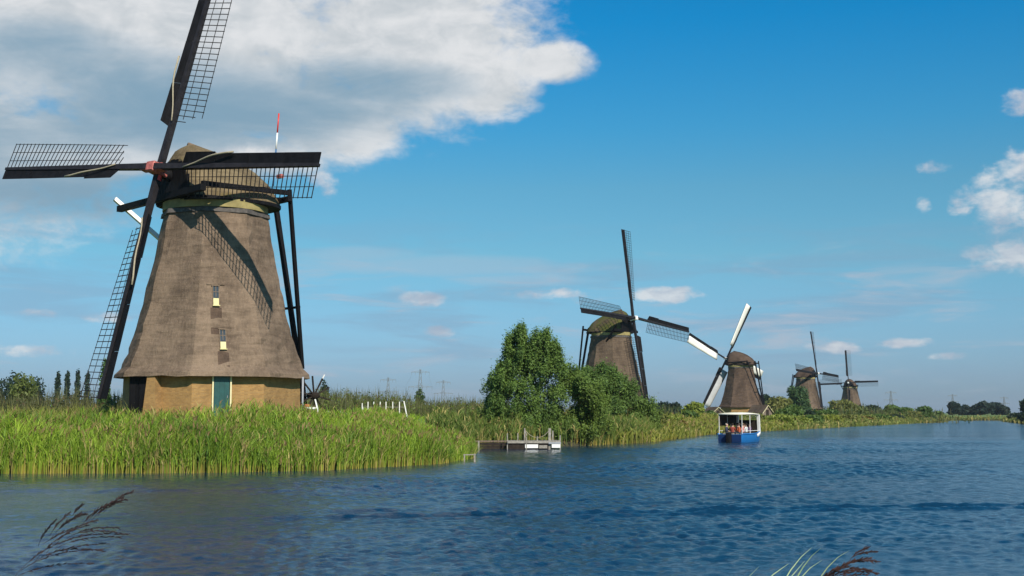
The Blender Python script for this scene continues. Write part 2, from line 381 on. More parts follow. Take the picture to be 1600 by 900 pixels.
DEBUG = False
def build_water():
    az = np.concatenate([np.radians(np.linspace(-100, -25, 50, endpoint=False)), np.radians(np.linspace(-25, 25, 560)), np.radians(np.linspace(25, 100, 51)[1:])])
    r = [5.0]
    while r[-1] < 1500: r.append(r[-1] + np.clip(0.055 + (r[-1] - 16) * 0.0021, 0.055, 60) * (1 if r[-1] > 16 else 1.6) * (1 if r[-1] < 130 else 1 + (r[-1] - 130) * 0.05))
    r = np.array(r); dr = np.gradient(r)
    A, Rr = np.meshgrid(az, r); x = Rr * np.sin(A); y = Rr * np.cos(A); DR = np.repeat(dr[:, None], len(az), 1)
    z = np.zeros_like(x); g = np.random.default_rng(3)
    patch = 0.62 + 0.45 * np.sin(x * 0.11 + 0.6 * np.sin(y * 0.13)) * np.sin(y * 0.21 + 0.7 * np.sin(x * 0.09) + 1.0)
    for k in range(70):
        lam = 0.22 * (1.3 / 0.22) ** (g.random() ** 1.2); th = R(-62) + g.normal(0, 0.75); kk = 2 * math.pi / lam
        amp = 0.0027 * lam ** 0.7 * WAVE
        fade = np.clip((lam / DR - 1.9) / 2.0, 0, 1) * np.clip((lam / (Rr * 0.0016) - 1.9) / 1.5, 0, 1)
        ph = (x * math.sin(th) + y * math.cos(th)) * kk + g.random() * 6.28 + 0.9 * np.sin(0.23 * x + g.random() * 6) + 0.9 * np.sin(0.19 * y + g.random() * 6)
        z += amp * fade * np.sin(ph)
    z *= np.clip(patch, 0.45, 1.2)
    if DEBUG: i = np.searchsorted(r, [20, 35, 60, 100]); print('rms slope', [(round(float(r[k]), 1), round(float(np.std(np.diff(z[k:k+9], axis=0) / np.diff(r[k:k+9])[:, None])), 3)) for k in i], len(r))
    # ridges of the boat's wake rolling across the canal
    def ridge(pts, amp, sig, win=None):
        px = np.array([p[0] for p in pts], float); dd = np.array([EYE * FPX / (p[1] - 645) for p in pts])
        b = 800 + FPX * np.tan(np.clip(A, -1.2, 1.2)); rr = np.interp(b, px, dd) / np.maximum(np.cos(A), 0.3)
        rr = rr + 0.16 * np.sin(b * 0.011) + 0.05 * np.sin(b * 0.041)
        w = 1.0
        if win: w = np.clip((b - win[0]) / win[2], 0, 1) * np.clip((win[1] - b) / win[2], 0, 1)
        return amp * w * np.exp(-((Rr - rr) / sig) ** 2) * (0.8 + 0.2 * np.sin(b * 0.035))
    near = np.clip(-sdf(x, y) / 11.0, 0, 1); calm = (0.16 + 0.84 * near ** 1.3) * (0.36 + 0.64 * np.clip((x + .2 * y + 1.5) / 7.5, 0, 1)); calm = np.where(y > 140, 0.5 + 0.5 * calm, calm)
    z = z * (0.12 + 0.88 * calm)
    z += ridge([(-600, 816), (100, 812), (360, 806), (800, 802), (1200, 793), (1600, 786), (2400, 772)], 0.10, 0.2, (250, 2200, 400))
    z += ridge([(300, 800), (600, 795), (800, 791)], 0.07, 0.18, (470, 680, 90))
    z += ridge([(300, 800), (600, 796), (800, 792)], 0.07, 0.18, (650, 820, 80))
    z += ridge([(300, 812), (800, 806), (1200, 797), (1600, 790), (2400, 778)], 0.06, 0.16, (500, 2200, 400))
    z += ridge([(-500, 770), (100, 766), (500, 762), (900, 745), (1300, 722)], 0.05, 0.9)
    z += ridge([(500, 765), (900, 741), (1300, 720), (1700, 700)], 0.05, 0.9)
    V = np.stack([x, y, z], -1).reshape(-1, 3); nA = len(az)
    idx = np.arange(len(V)).reshape(len(r), nA)
    F = np.stack([idx[:-1, :-1], idx[:-1, 1:], idx[1:, 1:], idx[1:, :-1]], -1).reshape(-1, 4)[:, ::-1]
    m, nt, b = new_mat('canal_water'); tc = nt.nodes.new('ShaderNodeTexCoord'); P = tc.outputs['Object']
    b.inputs['Base Color'].default_value = (0.004, 0.028, 0.060, 1); b.inputs['Roughness'].default_value = 0.09; b.inputs['IOR'].default_value = 1.33
    v = mapping(nt, P, (0.8, 1, 1), (0, 0, R(20)))
    h = mth(nt, 'ADD', noise(nt, v, 3.0, 6, 0.68, 0.3), mth(nt, 'MULTIPLY', noise(nt, v, 0.8, 3, 0.5), 0.8))
    gust = sstep(nt, noise(nt, mapping(nt, P, (0.35, 1, 1), (0, 0, R(-12))), 0.09, 5, 0.6), 0.32, 0.68)
    bp = nt.nodes.new('ShaderNodeBump'); bp.inputs['Distance'].default_value = 0.24
    at_ = nt.nodes.new('ShaderNodeAttribute'); at_.attribute_name = 'tint'
    link(nt, mth(nt, 'MULTIPLY', mth(nt, 'MULTIPLY_ADD', gust, 0.65, 0.35), at_.outputs['Fac']), bp.inputs['Strength']); link(nt, h, bp.inputs['Height'])
    link(nt, bp.outputs[0], b.inputs['Normal'])
    return tag(raw_mesh('water', V, F, m, smooth=True, tint=np.repeat(calm.reshape(-1, 1), 3, 1)), kind='structure')
WAVE = 3.0
build_water()

# ------------------------------------------------------------------ foliage builders
def nrm(a): return a / np.maximum(np.linalg.norm(a, axis=-1, keepdims=True), 1e-9)
def leaf_cards(P, out, size, tint, g, slim=0.5):
    """one bent leaf-sized quad per point; faces lean towards 'out'"""
    n = len(P); nn = nrm(out + g.normal(0, 0.55, (n, 3))); a = nrm(np.cross(nn, g.normal(0, 1, (n, 3)))); b = np.cross(nn, a)
    s = (size * g.uniform(0.6, 1.35, n))[:, None]
    V = np.stack([P - a * s, P - b * s * slim, P + a * s, P + b * s * slim], 1).reshape(-1, 3)
    F = np.arange(4 * n).reshape(n, 4); return V, F, np.repeat(tint, 4, 0)
def crown_points(clumps, n, g):
    """points on and inside ellipsoid clumps (cx,cy,cz,rx,ry,rz)"""
    C = np.array(clumps); vol = C[:, 3] * C[:, 4] + C[:, 4] * C[:, 5]; k = g.choice(len(C), n, p=vol / vol.sum())
    d = nrm(g.normal(0, 1, (n, 3))); rad = g.uniform(0.25, 1, n) ** 0.45 * g.uniform(0.85, 1.13, n)
    P = C[k, :3] + d * C[k, 3:6] * rad[:, None]; return P, d, k
def make_tree(name, px, d, height, width, label, cat, group=None, cols=((0.045, 0.085, 0.02), (0.085, 0.13, 0.03)), leaves=1500, leaf=None, shape='round',
              seed=1, depth=None, base=None, trunk=0.12, x=None):
    g = np.random.default_rng(seed); X = at(px, d) if x is None else x; z0 = gz1(X, d) if base is None else base
    t = thing(name, (X, d, z0), label, cat, group); dp = width if depth is None else depth
    cl = []; nC = 26 if shape != 'column' else 12
    for i in range(nC):
        f = (i + 0.5) / nC; ang = i * 2.4 + g.uniform(-.4, .4)
        if shape == 'round':
            zz = 0.16 + 0.70 * f; prof = (1 - abs((zz - 0.42) / 0.62) ** 2.2) ** 0.5 if abs((zz - .42) / .62) < 1 else 0.2
            rr = g.uniform(0.35, 0.74) * prof; s = g.uniform(0.17, 0.28)
        elif shape == 'mound':
            zz = 0.10 + 0.68 * g.random(); prof = (1 - (zz / 1.02) ** 2) ** 0.5; rr = g.uniform(0.25, 0.8) * prof; s = g.uniform(0.18, 0.30)
        elif shape == 'cone':
            zz = 0.08 + 0.84 * f; prof = (1 - zz) ** 0.8; rr = 0.6 * prof * g.uniform(.5, 1); s = 0.08 + 0.22 * prof
        else:
            zz = 0.12 + 0.80 * f; prof = (1 - (abs(zz - 0.45) / 0.6) ** 3); rr = 0.30 * prof * g.uniform(.3, 1); s = 0.13
        sx_ = s * width * (1.6 if shape == 'column' else 1.0)
        cl.append((math.cos(ang) * rr * width / 2, math.sin(ang) * rr * dp / 2, zz * height, sx_ * 1.05, sx_ * 1.05 * dp / width, s * height * (0.9 if shape != 'column' else 1.1)))
    if shape in ('round', 'cone', 'column'): cl.append((0, 0, height * 0.93, width * 0.10, width * 0.10, height * 0.09))
    P, o, k = crown_points(cl, leaves, g); P = P[P[:, 2] > 0.02]; o = o[:len(P)]; n = len(P); k = k[:n]
    tone = g.random(len(cl))[k] * 0.6 + g.random(n) * 0.4
    c = np.array(cols[0]) + (np.array(cols[1]) - np.array(cols[0])) * tone[:, None]; c *= g.uniform(0.8, 1.2, (n, 1))
    sz = leaf if leaf else max(0.09, d * 0.0013)
    V, F, T = leaf_cards(P, o + np.array([0, 0, 0.25]), np.full(n, sz), c, g)
    raw_mesh('crown', V, F, M['leaf'], t, T)
    tb = MB(); r0 = max(trunk, height * 0.02)
    tb.tube([(0, 0, -0.2), (0.05 * height * .2, 0, height * 0.25), (0, 0.02 * height, height * 0.55)], r0, 7, r0 * 0.45)
    for i in range(5):
        c_ = cl[(i * 5 + 2) % len(cl)]; tb.tube([(0, 0, height * (0.12 + 0.07 * i)), (c_[0] * .5, c_[1] * .5, (height * .2 + c_[2]) / 2), (c_[0], c_[1], c_[2])], r0 * 0.4, 5, r0 * 0.12)
    tb.build('trunk', M['bark'], t, True)
    return t

def ribbons(B, D1, L, W, bend, cols0, cols1, g, seg=3, face=None):
    """curved blades: root B, lean direction D1 (2d), length L, width W, bend amount; colours from root to tip"""
    n = len(B); t = np.linspace(0, 1, seg + 1)
    wdir = nrm(np.stack([g.normal(1, .5, n), g.normal(0, .5, n), np.zeros(n)], -1)) if face is None else face
    V = np.zeros((n, seg + 1, 2, 3), np.float32); C = np.zeros((n, seg + 1, 2, 3), np.float32)
    for i, tt in enumerate(t):
        c = np.stack([D1[:, 0] * bend * tt ** 2 * L, D1[:, 1] * bend * tt ** 2 * L, L * tt * (1 - 0.35 * bend * tt)], -1) + B
        ww = (W * (1 - tt) ** 0.6 * (0.75 + 0.6 * min(tt * 2, 1)) / 2 + W * 0.04)[:, None] * wdir
        V[:, i, 0] = c - ww; V[:, i, 1] = c + ww
        cc = cols0 + (cols1 - cols0) * np.clip((tt - 0.12) / 0.35, 0, 1); C[:, i, 0] = cc; C[:, i, 1] = cc
    base = (np.arange(n) * (seg + 1) * 2)[:, None]; q = np.concatenate([base + np.array([[2 * i, 2 * i + 1, 2 * i + 3, 2 * i + 2]]) for i in range(seg)], 0)
    return V.reshape(-1, 3), q, C.reshape(-1, 3)
def join_raw(parts):
    V = []; F = []; C = []; o = 0
    for v, f, c in parts: V.append(v); F.append(f + o); C.append(c); o += len(v)
    return np.concatenate(V), np.concatenate(F), np.concatenate(C)
def field(x, y, s):        # smooth patchiness over the ground
    return 0.5 + 0.25 * np.sin(x * s + 1.7 * np.sin(y * s * .7)) + 0.25 * np.sin(y * s * 1.3 + 1.3 * np.sin(x * s * 0.9 + 2))

def reed_belt(name, bounds, n, smin, smax, height, width, seed, green0=(0.06, 0.13, 0.016), green1=(0.31, 0.43, 0.036), foot=(0.50, 0.36, 0.08), plume=0.0, label=None, leaves=3, falloff=1.0):
    g = np.random.default_rng(seed); X = []; Y = []; S = []; tot = 0
    x0, x1, y0, y1 = bounds
    while tot < n:
        x = g.uniform(x0, x1, 60000); y = g.uniform(y0, y1, 60000); s = sdf(x, y)
        k = (s > smin) & (s < smax) & (~((x > .6) & (x < 6.0) & (y > 95) & (y < 106)) | (g.random(60000) < .10)) & (g.random(60000) < np.exp(-np.maximum(s, 0) / smax * falloff))
        X.append(x[k]); Y.append(y[k]); S.append(s[k]); tot += k.sum()
    X = np.concatenate(X)[:n]; Y = np.concatenate(Y)[:n]; S = np.concatenate(S)[:n]
    Z = np.maximum(ground_z(X, Y), -0.25) - 0.02
    p = field(X, Y, 0.55) * .6 + field(X, Y, 2.1) * .4
    Hh = height * (0.70 + 0.34 * field(X, Y, 0.8)) * g.uniform(0.72, 1.1, n) * np.clip(1.0 - np.maximum(S, 0) / smax * 0.30, .45, 1) * (1 - 0.12 * np.clip((X + 12) / 4, 0, 1) * (Y < 82)) * (1 - 0.24 * np.clip((Y - 65) / 4, 0, 1) * (X < -2) * (Y < 82))
    top = np.array(green0) + (np.array(green1) - np.array(green0)) * (0.65 * p + 0.5 * g.random(n) - 0.1)[:, None].clip(0, 1.1)
    dry = g.random(n) < 0.17; top[dry] = np.array((0.42, 0.34, 0.12)) * g.uniform(.6, 1.1, (dry.sum(), 1))
    low = np.array(foot) * g.uniform(0.45, 1.25, (n, 1)); gl = g.random(n) < 0.45; low[gl] = top[gl] * 0.9
    a = g.uniform(0, 6.283, n); D1 = np.stack([np.cos(a) + 0.5, np.sin(a)], -1)
    parts = [ribbons(np.stack([X, Y, Z], -1), D1, Hh, np.full(n, width), g.uniform(0.02, 0.22, n) + 0.3 * (g.random(n) < .12), low, top, g, 3)]
    for j in range(leaves):
        f = g.uniform(0.30, 0.82, n); a = g.uniform(0, 6.283, n); D2 = np.stack([np.cos(a), np.sin(a)], -1)
        B = np.stack([X, Y, Z + Hh * f], -1); tt = top * g.uniform(0.75, 1.25, (n, 1))
        parts.append(ribbons(B, D2, Hh * g.uniform(0.20, 0.46, n), np.full(n, width * 1.2), g.uniform(0.25, 0.9, n), tt, tt, g, 2))
    if plume:
        k = g.random(n) < plume; m = k.sum(); B = np.stack([X, Y, Z + Hh * 0.93], -1)[k]
        c = np.array((0.22, 0.15, 0.06)) * g.uniform(0.6, 1.3, (m, 1)); a = g.uniform(0, 6.283, m)
        parts.append(ribbons(B, np.stack([np.cos(a) + .6, np.sin(a)], -1), Hh[k] * 0.16, np.full(m, width * 2.6), g.uniform(.2, .7, m), c, c, g, 2))
    V, F, C = join_raw(parts); o = raw_mesh(name, V, F, M['reed'], None, C)
    return tag(o, label, None, None, 'stuff')

def grass_field(name, region, n, h, width, seed, c0, c1, label=None, smin=2.0, dark=None):
    g = np.random.default_rng(seed); x = g.uniform(region[0], region[1], n); y = g.uniform(region[2], region[3], n)
    k = sdf(x, y) > smin; x, y = x[k], y[k]; n = len(x); z = ground_z(x, y) - 0.02
    p = (0.6 * field(x, y, 0.35) + 0.5 * g.random(n)).clip(0, 1)[:, None]; c = np.array(c0) + (np.array(c1) - np.array(c0)) * p
    a = g.uniform(0, 6.283, n); L = h * g.uniform(0.5, 1.3, n) * (0.6 + 0.7 * field(x, y, 0.9))
    V, F, C = ribbons(np.stack([x, y, z], -1), np.stack([np.cos(a), np.sin(a)], -1), L, np.full(n, width), g.uniform(.1, .8, n), c * 0.8, c, g, 2)
    return tag(raw_mesh(name, V, F, M['reed'], None, C), label, None, None, 'stuff')
def scrub(name, spots, n, seed, c0, c1, leaf, label=None):
    """rough undergrowth: many overlapping low clumps of leaves and stems"""
    g = np.random.default_rng(seed); cl = []
    for (px, d, w, h) in spots:
        X = at(px, d); cl.append((X, d, gz1(X, d) + h * 0.45, w / 2, w / 2, h * 0.55))
    P, o, k = crown_points(cl, n, g); tone = (g.random(len(cl))[k] * .55 + g.random(n) * .45)[:, None]
    hi = ((P[:, 2] - np.array(cl)[k, 2]) / np.array(cl)[k, 5]).clip(-1, 1)
    c = np.array(c0) + (np.array(c1) - np.array(c0)) * tone
    red = (g.random(n) < 0.14 * (hi > 0.2)); c[red] = np.array((0.15, 0.095, 0.045)) * g.uniform(.6, 1.3, (red.sum(), 1))
    V1, F1, T1 = leaf_cards(P, o + np.array([0, 0, .3]), np.full(n, leaf), c, g, 0.4)
    m = n // 6; kk = g.choice(len(cl), m); C = np.array(cl)[kk]
    B = C[:, :3] + np.stack([g.normal(0, .45, m) * C[:, 3], g.normal(0, .45, m) * C[:, 4], -C[:, 5] * .5], -1); a = g.uniform(0, 6.28, m)
    st = np.array((0.12, 0.12, 0.045)) * g.uniform(.5, 1.4, (m, 1))
    V2, F2, T2 = ribbons(B, np.stack([np.cos(a), np.sin(a)], -1), C[:, 5] * g.uniform(1.0, 1.9, m), np.full(m, leaf * .45), g.uniform(0, .3, m), st, st, g, 3)
    V, F, T = join_raw([(V1, F1, T1), (V2, F2, T2)])
    return tag(raw_mesh(name, V, F, M['leaf'], None, T), label, None, None, 'stuff')

# ------------------------------------------------------------------ windmills
def rot_axes(psi, tau):
    p, t = R(psi), R(tau); h = Vector((-math.sin(p), -math.cos(p), 0)); a = h * math.cos(t) + Vector((0, 0, math.sin(t)))
    u = Vector((math.cos(p), -math.sin(p), 0)); v = a.cross(u)
    return a, u, (v if v.z > 0 else -v)
def octa(r, z, rot): return [Vector((r * math.sin(rot + (k + .5) * math.pi / 4), -r * math.cos(rot + (k + .5) * math.pi / 4), z)) for k in range(8)]

def make_sail(root, hub, a, u, v, ang, L, off, detail, cloth=None, lat_w=1.75, board_w=0.6):
    s = u * math.cos(R(ang)) + v * math.sin(R(ang)); t = u * math.sin(R(ang)) - v * math.cos(R(ang))
    h = hub + a * off
    def tw(p):
        w = R(25 - 21 * (p / L)); return t * math.cos(w) - a * math.sin(w)
    sail = MB().beam(h - s * 0.05, h + s * L, 0.34, 0.36, t, 0.17, 0.2).build('sail', M['stock'], root, bevel=0.0)
    s0 = L * 0.205
    # wind boards along the leading edge, in overlapping lengths
    cuts = [s0 * 0.95, L * 0.40, L * 0.60, L * 0.80, L]
    for i in range(4):
        p0, p1 = cuts[i] + 0.012, cuts[i + 1] - 0.012
        wv = board_w * (1.18 if i == 0 else 1.0)
        b = MB(); x0 = 0.10; off_a = a * (0.03 + 0.006 * (i % 2))
        q = [h + s * p0 - tw(p0) * x0 + off_a, h + s * p1 - tw(p1) * x0 + off_a, h + s * p1 - tw(p1) * (x0 + wv) + off_a, h + s * (p0 + (0.35 if i == 0 else 0)) - tw(p0) * (x0 + wv) + off_a]
        b.add(q + [p - a * 0.045 for p in q], [(0, 1, 2, 3), (7, 6, 5, 4), (0, 4, 5, 1), (1, 5, 6, 2), (2, 6, 7, 3), (3, 7, 4, 0)])
        b.build('wind_board', M['black'], sail)
    # lattice: long laths and cross bars
    nb = 30
    if detail:
        for j in (1, 2, 3):
            f = j / 3; MB().tube([h + s * p + tw(p) * (lat_w * f) for p in np.linspace(s0 + 0.35 + 0.1 * j, L - 0.03, 9)], 0.022, 4).build('lath', M['lattice'], sail)
        for i in range(nb):
            p = s0 + 0.3 + (L - 0.06 - s0 - 0.3) * i / (nb - 1); e = lat_w + 0.04 if i > 1 else lat_w * (0.45 + 0.3 * i)
            MB().beam(h + s * p - tw(p) * 0.05, h + s * p + tw(p) * e, 0.034, 0.04, a).build('lattice_bar', M['lattice'], sail)
        # the furled cloth, a rope-like roll lying across board and stock
        pts = [h + s * (L * (0.52 - 0.30 * k / 8)) + tw(L * (0.52 - 0.30 * k / 8)) * (-board_w - 0.1 + (board_w + 0.22) * (k / 8) ** 1.4) + a * (0.26 - 0.06 * math.cos(k)) for k in range(9)]
        MB().tube(pts, 0.055, 6, 0.04).build('rolled_sailcloth', M['rope'], sail, True)
    else:
        b = MB()
        for j in (1, 2, 3): b.tube([h + s * p + tw(p) * (lat_w * j / 3) for p in np.linspace(s0 + 0.3, L, 6)], 0.026, 4)
        for i in range(nb):
            p = s0 + 0.3 + (L - 0.06 - s0 - 0.3) * i / (nb - 1); b.beam(h + s * p, h + s * p + tw(p) * lat_w, 0.045, 0.045, a)
        b.build('lattice', M['lattice'], sail, kind='stuff')
    if cloth:
        b = MB(); rows = []
        for i in range(13):
            p = s0 + 0.25 + (L - 0.1 - s0 - 0.25) * i / 12
            rows.append([h + s * p + tw(p) * (0.02 + (lat_w - 0.02) * j / 4) - a * (0.09 + 0.12 * math.sin(math.pi * j / 4) * (0.6 + 0.4 * math.sin(i * 1.3))) for j in range(5)])
        back = [[q - a * 0.015 for q in r] for r in rows]
        b.loft([r + list(reversed(k)) for r, k in zip(rows, back)], True)
        b.build('sailcloth', cloth, sail, True)
    return sail

def make_mill(loc, label, tower_rot, cap_yaw, off, rotor_yaw, tau, hubz, sails, mats, detail=False, group='thatched windmills along the canal', cloth=None, scale_tail=1.0, tail_left=True):
    root = thing('windmill', loc, label, 'windmill', group); tr = R(tower_rot)
    wall, capm = mats
    # --- brick base, a wall slab for each of the eight sides
    rb = 5.2
    o1, o2 = octa(rb, -0.6, tr), octa(rb - 0.08, 2.75, tr)
    b = MB().loft([o1, o2], True); b.build('brick_base', M['brick'], root, uv=True)
    # --- thatched body with its slightly hollow, flaring sides
    prof = [(5.66, 2.42), (5.42, 2.52), (5.30, 2.86), (4.98, 3.7), (4.62, 4.8), (4.27, 6.1), (3.93, 7.6), (3.57, 9.2), (3.26, 10.8), (3.06, 12.0)]
    prof[0] = (5.30, 2.40); prof.insert(1, (5.72, 2.30)); prof[2] = (5.66, 2.52)
    dens = []
    for i in range(len(prof) - 1):
        (r0, z0), (r1, z1) = prof[i], prof[i + 1]; k = 1 if z1 - z0 < 0.5 else 3
        for j in range(k): dens.append((r0 + (r1 - r0) * j / k, z0 + (z1 - z0) * j / k))
    dens.append(prof[-1]); rings = []; g = np.random.default_rng(int(abs(loc[0]) * 10))
    for i, (r_, z_) in enumerate(dens):
        c8 = octa(r_, z_, tr); ring = []
        for k in range(8):
            for j in range(5):
                p = c8[k].lerp(c8[(k + 1) % 8], j / 5); bulge = 0.05 * math.sin(math.pi * j / 5)
                e = Vector((p.x, p.y, 0)).normalized(); amp = 0.03 if 2 < i else 0.012
                ring.append(p + e * (bulge + g.normal(0, amp)) + Vector((0, 0, g.normal(0, 0.02) if i < 3 else 0)))
        rings.append(ring)
    MB().loft(rings, True).build('thatched_body', wall, root)
    # --- windows on the canal side
    def face_pt(z, across, k=0):
        """point on side k (0 = front) at height z; across in metres"""
        i = next(i for i in range(len(dens) - 1) if dens[i + 1][1] >= z and i > 1); (r0, z0), (r1, z1) = dens[i], dens[i + 1]
        ap = (r0 + (r1 - r0) * (z - z0) / (z1 - z0)) * math.cos(math.pi / 8); an = tr + k * math.pi / 4
        return Vector((math.sin(an), -math.cos(an), 0)) * ap + Vector((math.cos(an), math.sin(an), 0)) * across + Vector((0, 0, z))
    an = tr; nF = Vector((math.sin(an), -math.cos(an), 0)); tF = Vector((math.cos(an), math.sin(an), 0))
    for (z0, ac) in (((6.25, -0.62), (3.80, -0.30)) if detail else ()):
        pb, pt = face_pt(z0, ac), face_pt(z0 + 1.12, ac); d = (pt - pb).normalized()
        base = pb + nF * 0.02
        fr = MB()
        for sgn in (-1, 1): fr.beam(base + tF * (sgn * 0.17), base + tF * (sgn * 0.17) + d * 1.12, 0.04, 0.16, tF)
        fr.beam(base - tF * 0.24 + d * 1.15, base + tF * 0.22 + d * 1.14, 0.05, 0.2, d)
        w_ = fr.build('window', M['old_wood'], root)
        MB().beam(base + d * 0.43 + nF * 0.03, base + d * 1.1 + nF * 0.03, 0.30, 0.05, tF).build('pane', M['glass'], w_)
        MB().beam(base + d * 0.5 + nF * 0.065, base + d * 1.1 + nF * 0.065, 0.035, 0.03, tF).build('glazing_bar', M['old_wood'], w_)
        MB().beam(base + d * 0.8 + nF * 0.064 - tF * .18, base + d * 0.8 + nF * 0.064 + tF * .15, 0.035, 0.028, d).build('glazing_bar', M['old_wood'], w_)
        MB().beam(base + d * 0.02 + nF * 0.07, base + d * 0.42 + nF * 0.07, 0.30, 0.06, tF).build('shutter', M['yellow'], w_)
        MB().beam(base + d * 0.0 + nF * 0.14 - tF * 0.2, base + d * 0.0 + nF * 0.14 + tF * 0.2, 0.10, 0.05, nF).build('sill', M['yellow'], w_)
        for k in range(5):        # thin slabs of darker thatch, forming a streak below the sill
            za, zb = z0 - .12 - .3 * k, z0 - .12 - .3 * (k + 1)
            if zb > 2.7: MB().beam(face_pt(za, ac) + nF * .035, face_pt(zb + .004, ac) + nF * .035, .62, .05, tF).build('dark_thatch_strip', M['brown_thatch'], w_)
        th = MB(); q0 = face_pt(z0 + 1.22, ac); th.beam(q0 - tF * 0.5 + nF * 0.03, q0 + tF * 0.5 + nF * 0.03, 0.12, 0.07, nF); th.build('thatch_lip', wall, w_)
    # --- door in its pale frame, brick piers
    ap = rb * math.cos(math.pi / 8) - 0.02
    def base_pt(k, across, z, out=0.0):
        a_ = tr + k * math.pi / 4; return Vector((math.sin(a_), -math.cos(a_), 0)) * (ap + out) + Vector((math.cos(a_), math.sin(a_), 0)) * across + Vector((0, 0, z))
    dz = 0.05
    door = MB().beam(base_pt(0, -0.38, dz, 0.06), base_pt(0, -0.38, dz + 2.3, 0.06), 0.84, 0.08, tF).build('door', M['green'], root)
    for k in (-1, 0, 1): MB().beam(base_pt(0, -0.38 + k * 0.28, dz + 0.02, 0.11), base_pt(0, -0.38 + k * 0.28, dz + 2.28, 0.11), 0.26, 0.02, tF).build('door_plank', M['green'], door)
    MB().beam(base_pt(0, -0.08, dz + 1.05, 0.15), base_pt(0, -0.08, dz + 1.2, 0.15), 0.04, 0.06, tF).build('handle', M['steel'], door)
    fr = MB()
    for sgn in (-1, 1): fr.beam(base_pt(0, -0.38 + sgn * 0.49, dz, 0.08), base_pt(0, -0.38 + sgn * 0.49, dz + 2.32, 0.08), 0.08, 0.14, tF)
    fr.build('door_frame', M['cream'], root)
    if detail:
        # left side: tarred double doors beside a battered brick pier
        t1 = Vector((math.cos(tr - math.pi / 4), math.sin(tr - math.pi / 4), 0))
        for ac in (-1.72, -1.06):
            d_ = MB().beam(base_pt(-1, ac, -0.1, 0.08), base_pt(-1, ac, 2.35, 0.08), 0.63, 0.09, t1).build('side_door', M['black'], root)
            for q in (-0.2, 0, 0.2): MB().beam(base_pt(-1, ac + q, -0.08, 0.14), base_pt(-1, ac + q, 2.3, 0.14), 0.18, 0.03, t1).build('door_plank', M['black'], d_)
        pier = MB(); q = []
        for z, w0, w1, o_ in ((-0.5, -0.85, 0.35, 0.75), (0.3, -0.75, 0.10, 0.62), (2.36, -0.62, -0.12, 0.45)):
            q.append([base_pt(-1, w0, z, -0.2), base_pt(-1, w1, z, -0.2), base_pt(-1, w1, z, o_), base_pt(-1, w0, z, o_)])
        pier.loft(q, True); pier.build('brick_pier', M['brick'], root, uv=True)
    # --- curb ring and cap
    MB().loft([octa(3.10, 11.70, tr), octa(3.23, 11.72, tr), octa(3.18, 11.98, tr), octa(2.95, 12.0, tr)]).build('shadow_collar', M['shadow_collar'], root)  # dark band standing in for the shadow gap below the curb
    MB().loft([[Vector((r_ * math.cos(i * math.pi / 16), r_ * math.sin(i * math.pi / 16), z_)) for i in range(32)] for r_, z_ in ((2.85, 12.005), (3.05, 12.01), (3.05, 12.50), (2.8, 12.51))]).build('curb_ring', M['curb'], root, True).data.set_sharp_from_angle(angle=R(40))
    cy = R(cap_yaw); e1 = Vector((-math.sin(cy), -math.cos(cy), 0)); e2 = Vector((math.cos(cy), -math.sin(cy), 0)); Z = Vector((0, 0, 1))
    def cp(x, y, z): return e1 * x + e2 * y + Z * z
    secs = [(2.75, 2.05, 15.05), (2.35, 2.45, 15.65), (1.9, 2.7, 15.9), (1.0, 2.9, 15.72), (0.0, 3.0, 15.5), (-0.9, 2.98, 15.2), (-1.8, 2.85, 14.8), (-2.6, 2.5, 14.3), (-3.25, 1.95, 13.6), (-3.6, 1.2, 12.95)]
    rings = []
    for x, w_, zt in secs:
        ring = []
        for i in range(17):
            th = math.pi * i / 16; cx_, sz_ = math.cos(th), math.sin(th)
            ring.append(cp(x, w_ * math.copysign(abs(cx_) ** 0.78, cx_), 12.52 + (zt - 12.52) * (sz_ ** 1.6)))
        rings.append(ring)
    cap = MB().loft(rings, True).build('cap', capm, root, True)
    cap.data.set_sharp_from_angle(angle=R(35))
    MB().loft([[cp(x, w_ * sg * 1.015, z_) for (x, w_, zt), sg in [(s_, 1) for s_ in secs] + [(s_, -1) for s_ in reversed(secs)]] for z_ in (12.40, 12.60)]).build('cap_shadow_ring', M['black'], cap)  # black ring painted in for the shadow under the cap's overhang
    ridge = MB().tube([cp(x, 0, zt + 0.02) for x, w_, zt in secs[2:9]], 0.14, 6); ridge.build('ridge', wall, cap, True)
    # tarred front boards of the cap
    for i in range(9):
        y0 = -2.0 + i * 4.0 / 9; yc = y0 + 2.0 / 9; zt = 12.5 + (14.9 - 12.5) * math.sqrt(max(0.02, 1 - (yc / 2.12) ** 2))
        MB().beam(cp(2.82, yc, 12.45), cp(2.82, yc, zt), 0.425, 0.05, e2).build('front_board', M['black'], cap)
    # windshaft with its iron poll end
    a, u, v = rot_axes(rotor_yaw, tau); hub = e1 * off + Z * hubz
    MB().tube([hub - a * 2.6, hub - a * 0.3], 0.36, 10).build('windshaft', M['black'], root, True)
    poll = MB(); poll.beam(hub - a * 0.85, hub + a * 0.32, 0.62, 0.62, u).build('poll_end', M['pink' if detail else 'white'], root, bevel=0.05)
    if detail:
        MB().beam(hub + a * 0.33, hub + a * 0.36, 0.5, 0.5, u).build('poll_face', M['pink'], root)
        for sg in (1, -1):
            p = hub - a * 0.0 + (u * math.cos(R(sails[0][0])) + v * math.sin(R(sails[0][0]))) * (0.62 * sg)
            MB().beam(p - a * 0.24, p + a * 0.24, 0.40, 0.52, v).build('stock_wedge', M['pink'], root)
        MB().tube([hub - a * 0.45 - v * 0.62, hub - a * 0.45 - v * 0.32], 0.2, 8).build('stock_clamp', M['red'], root)
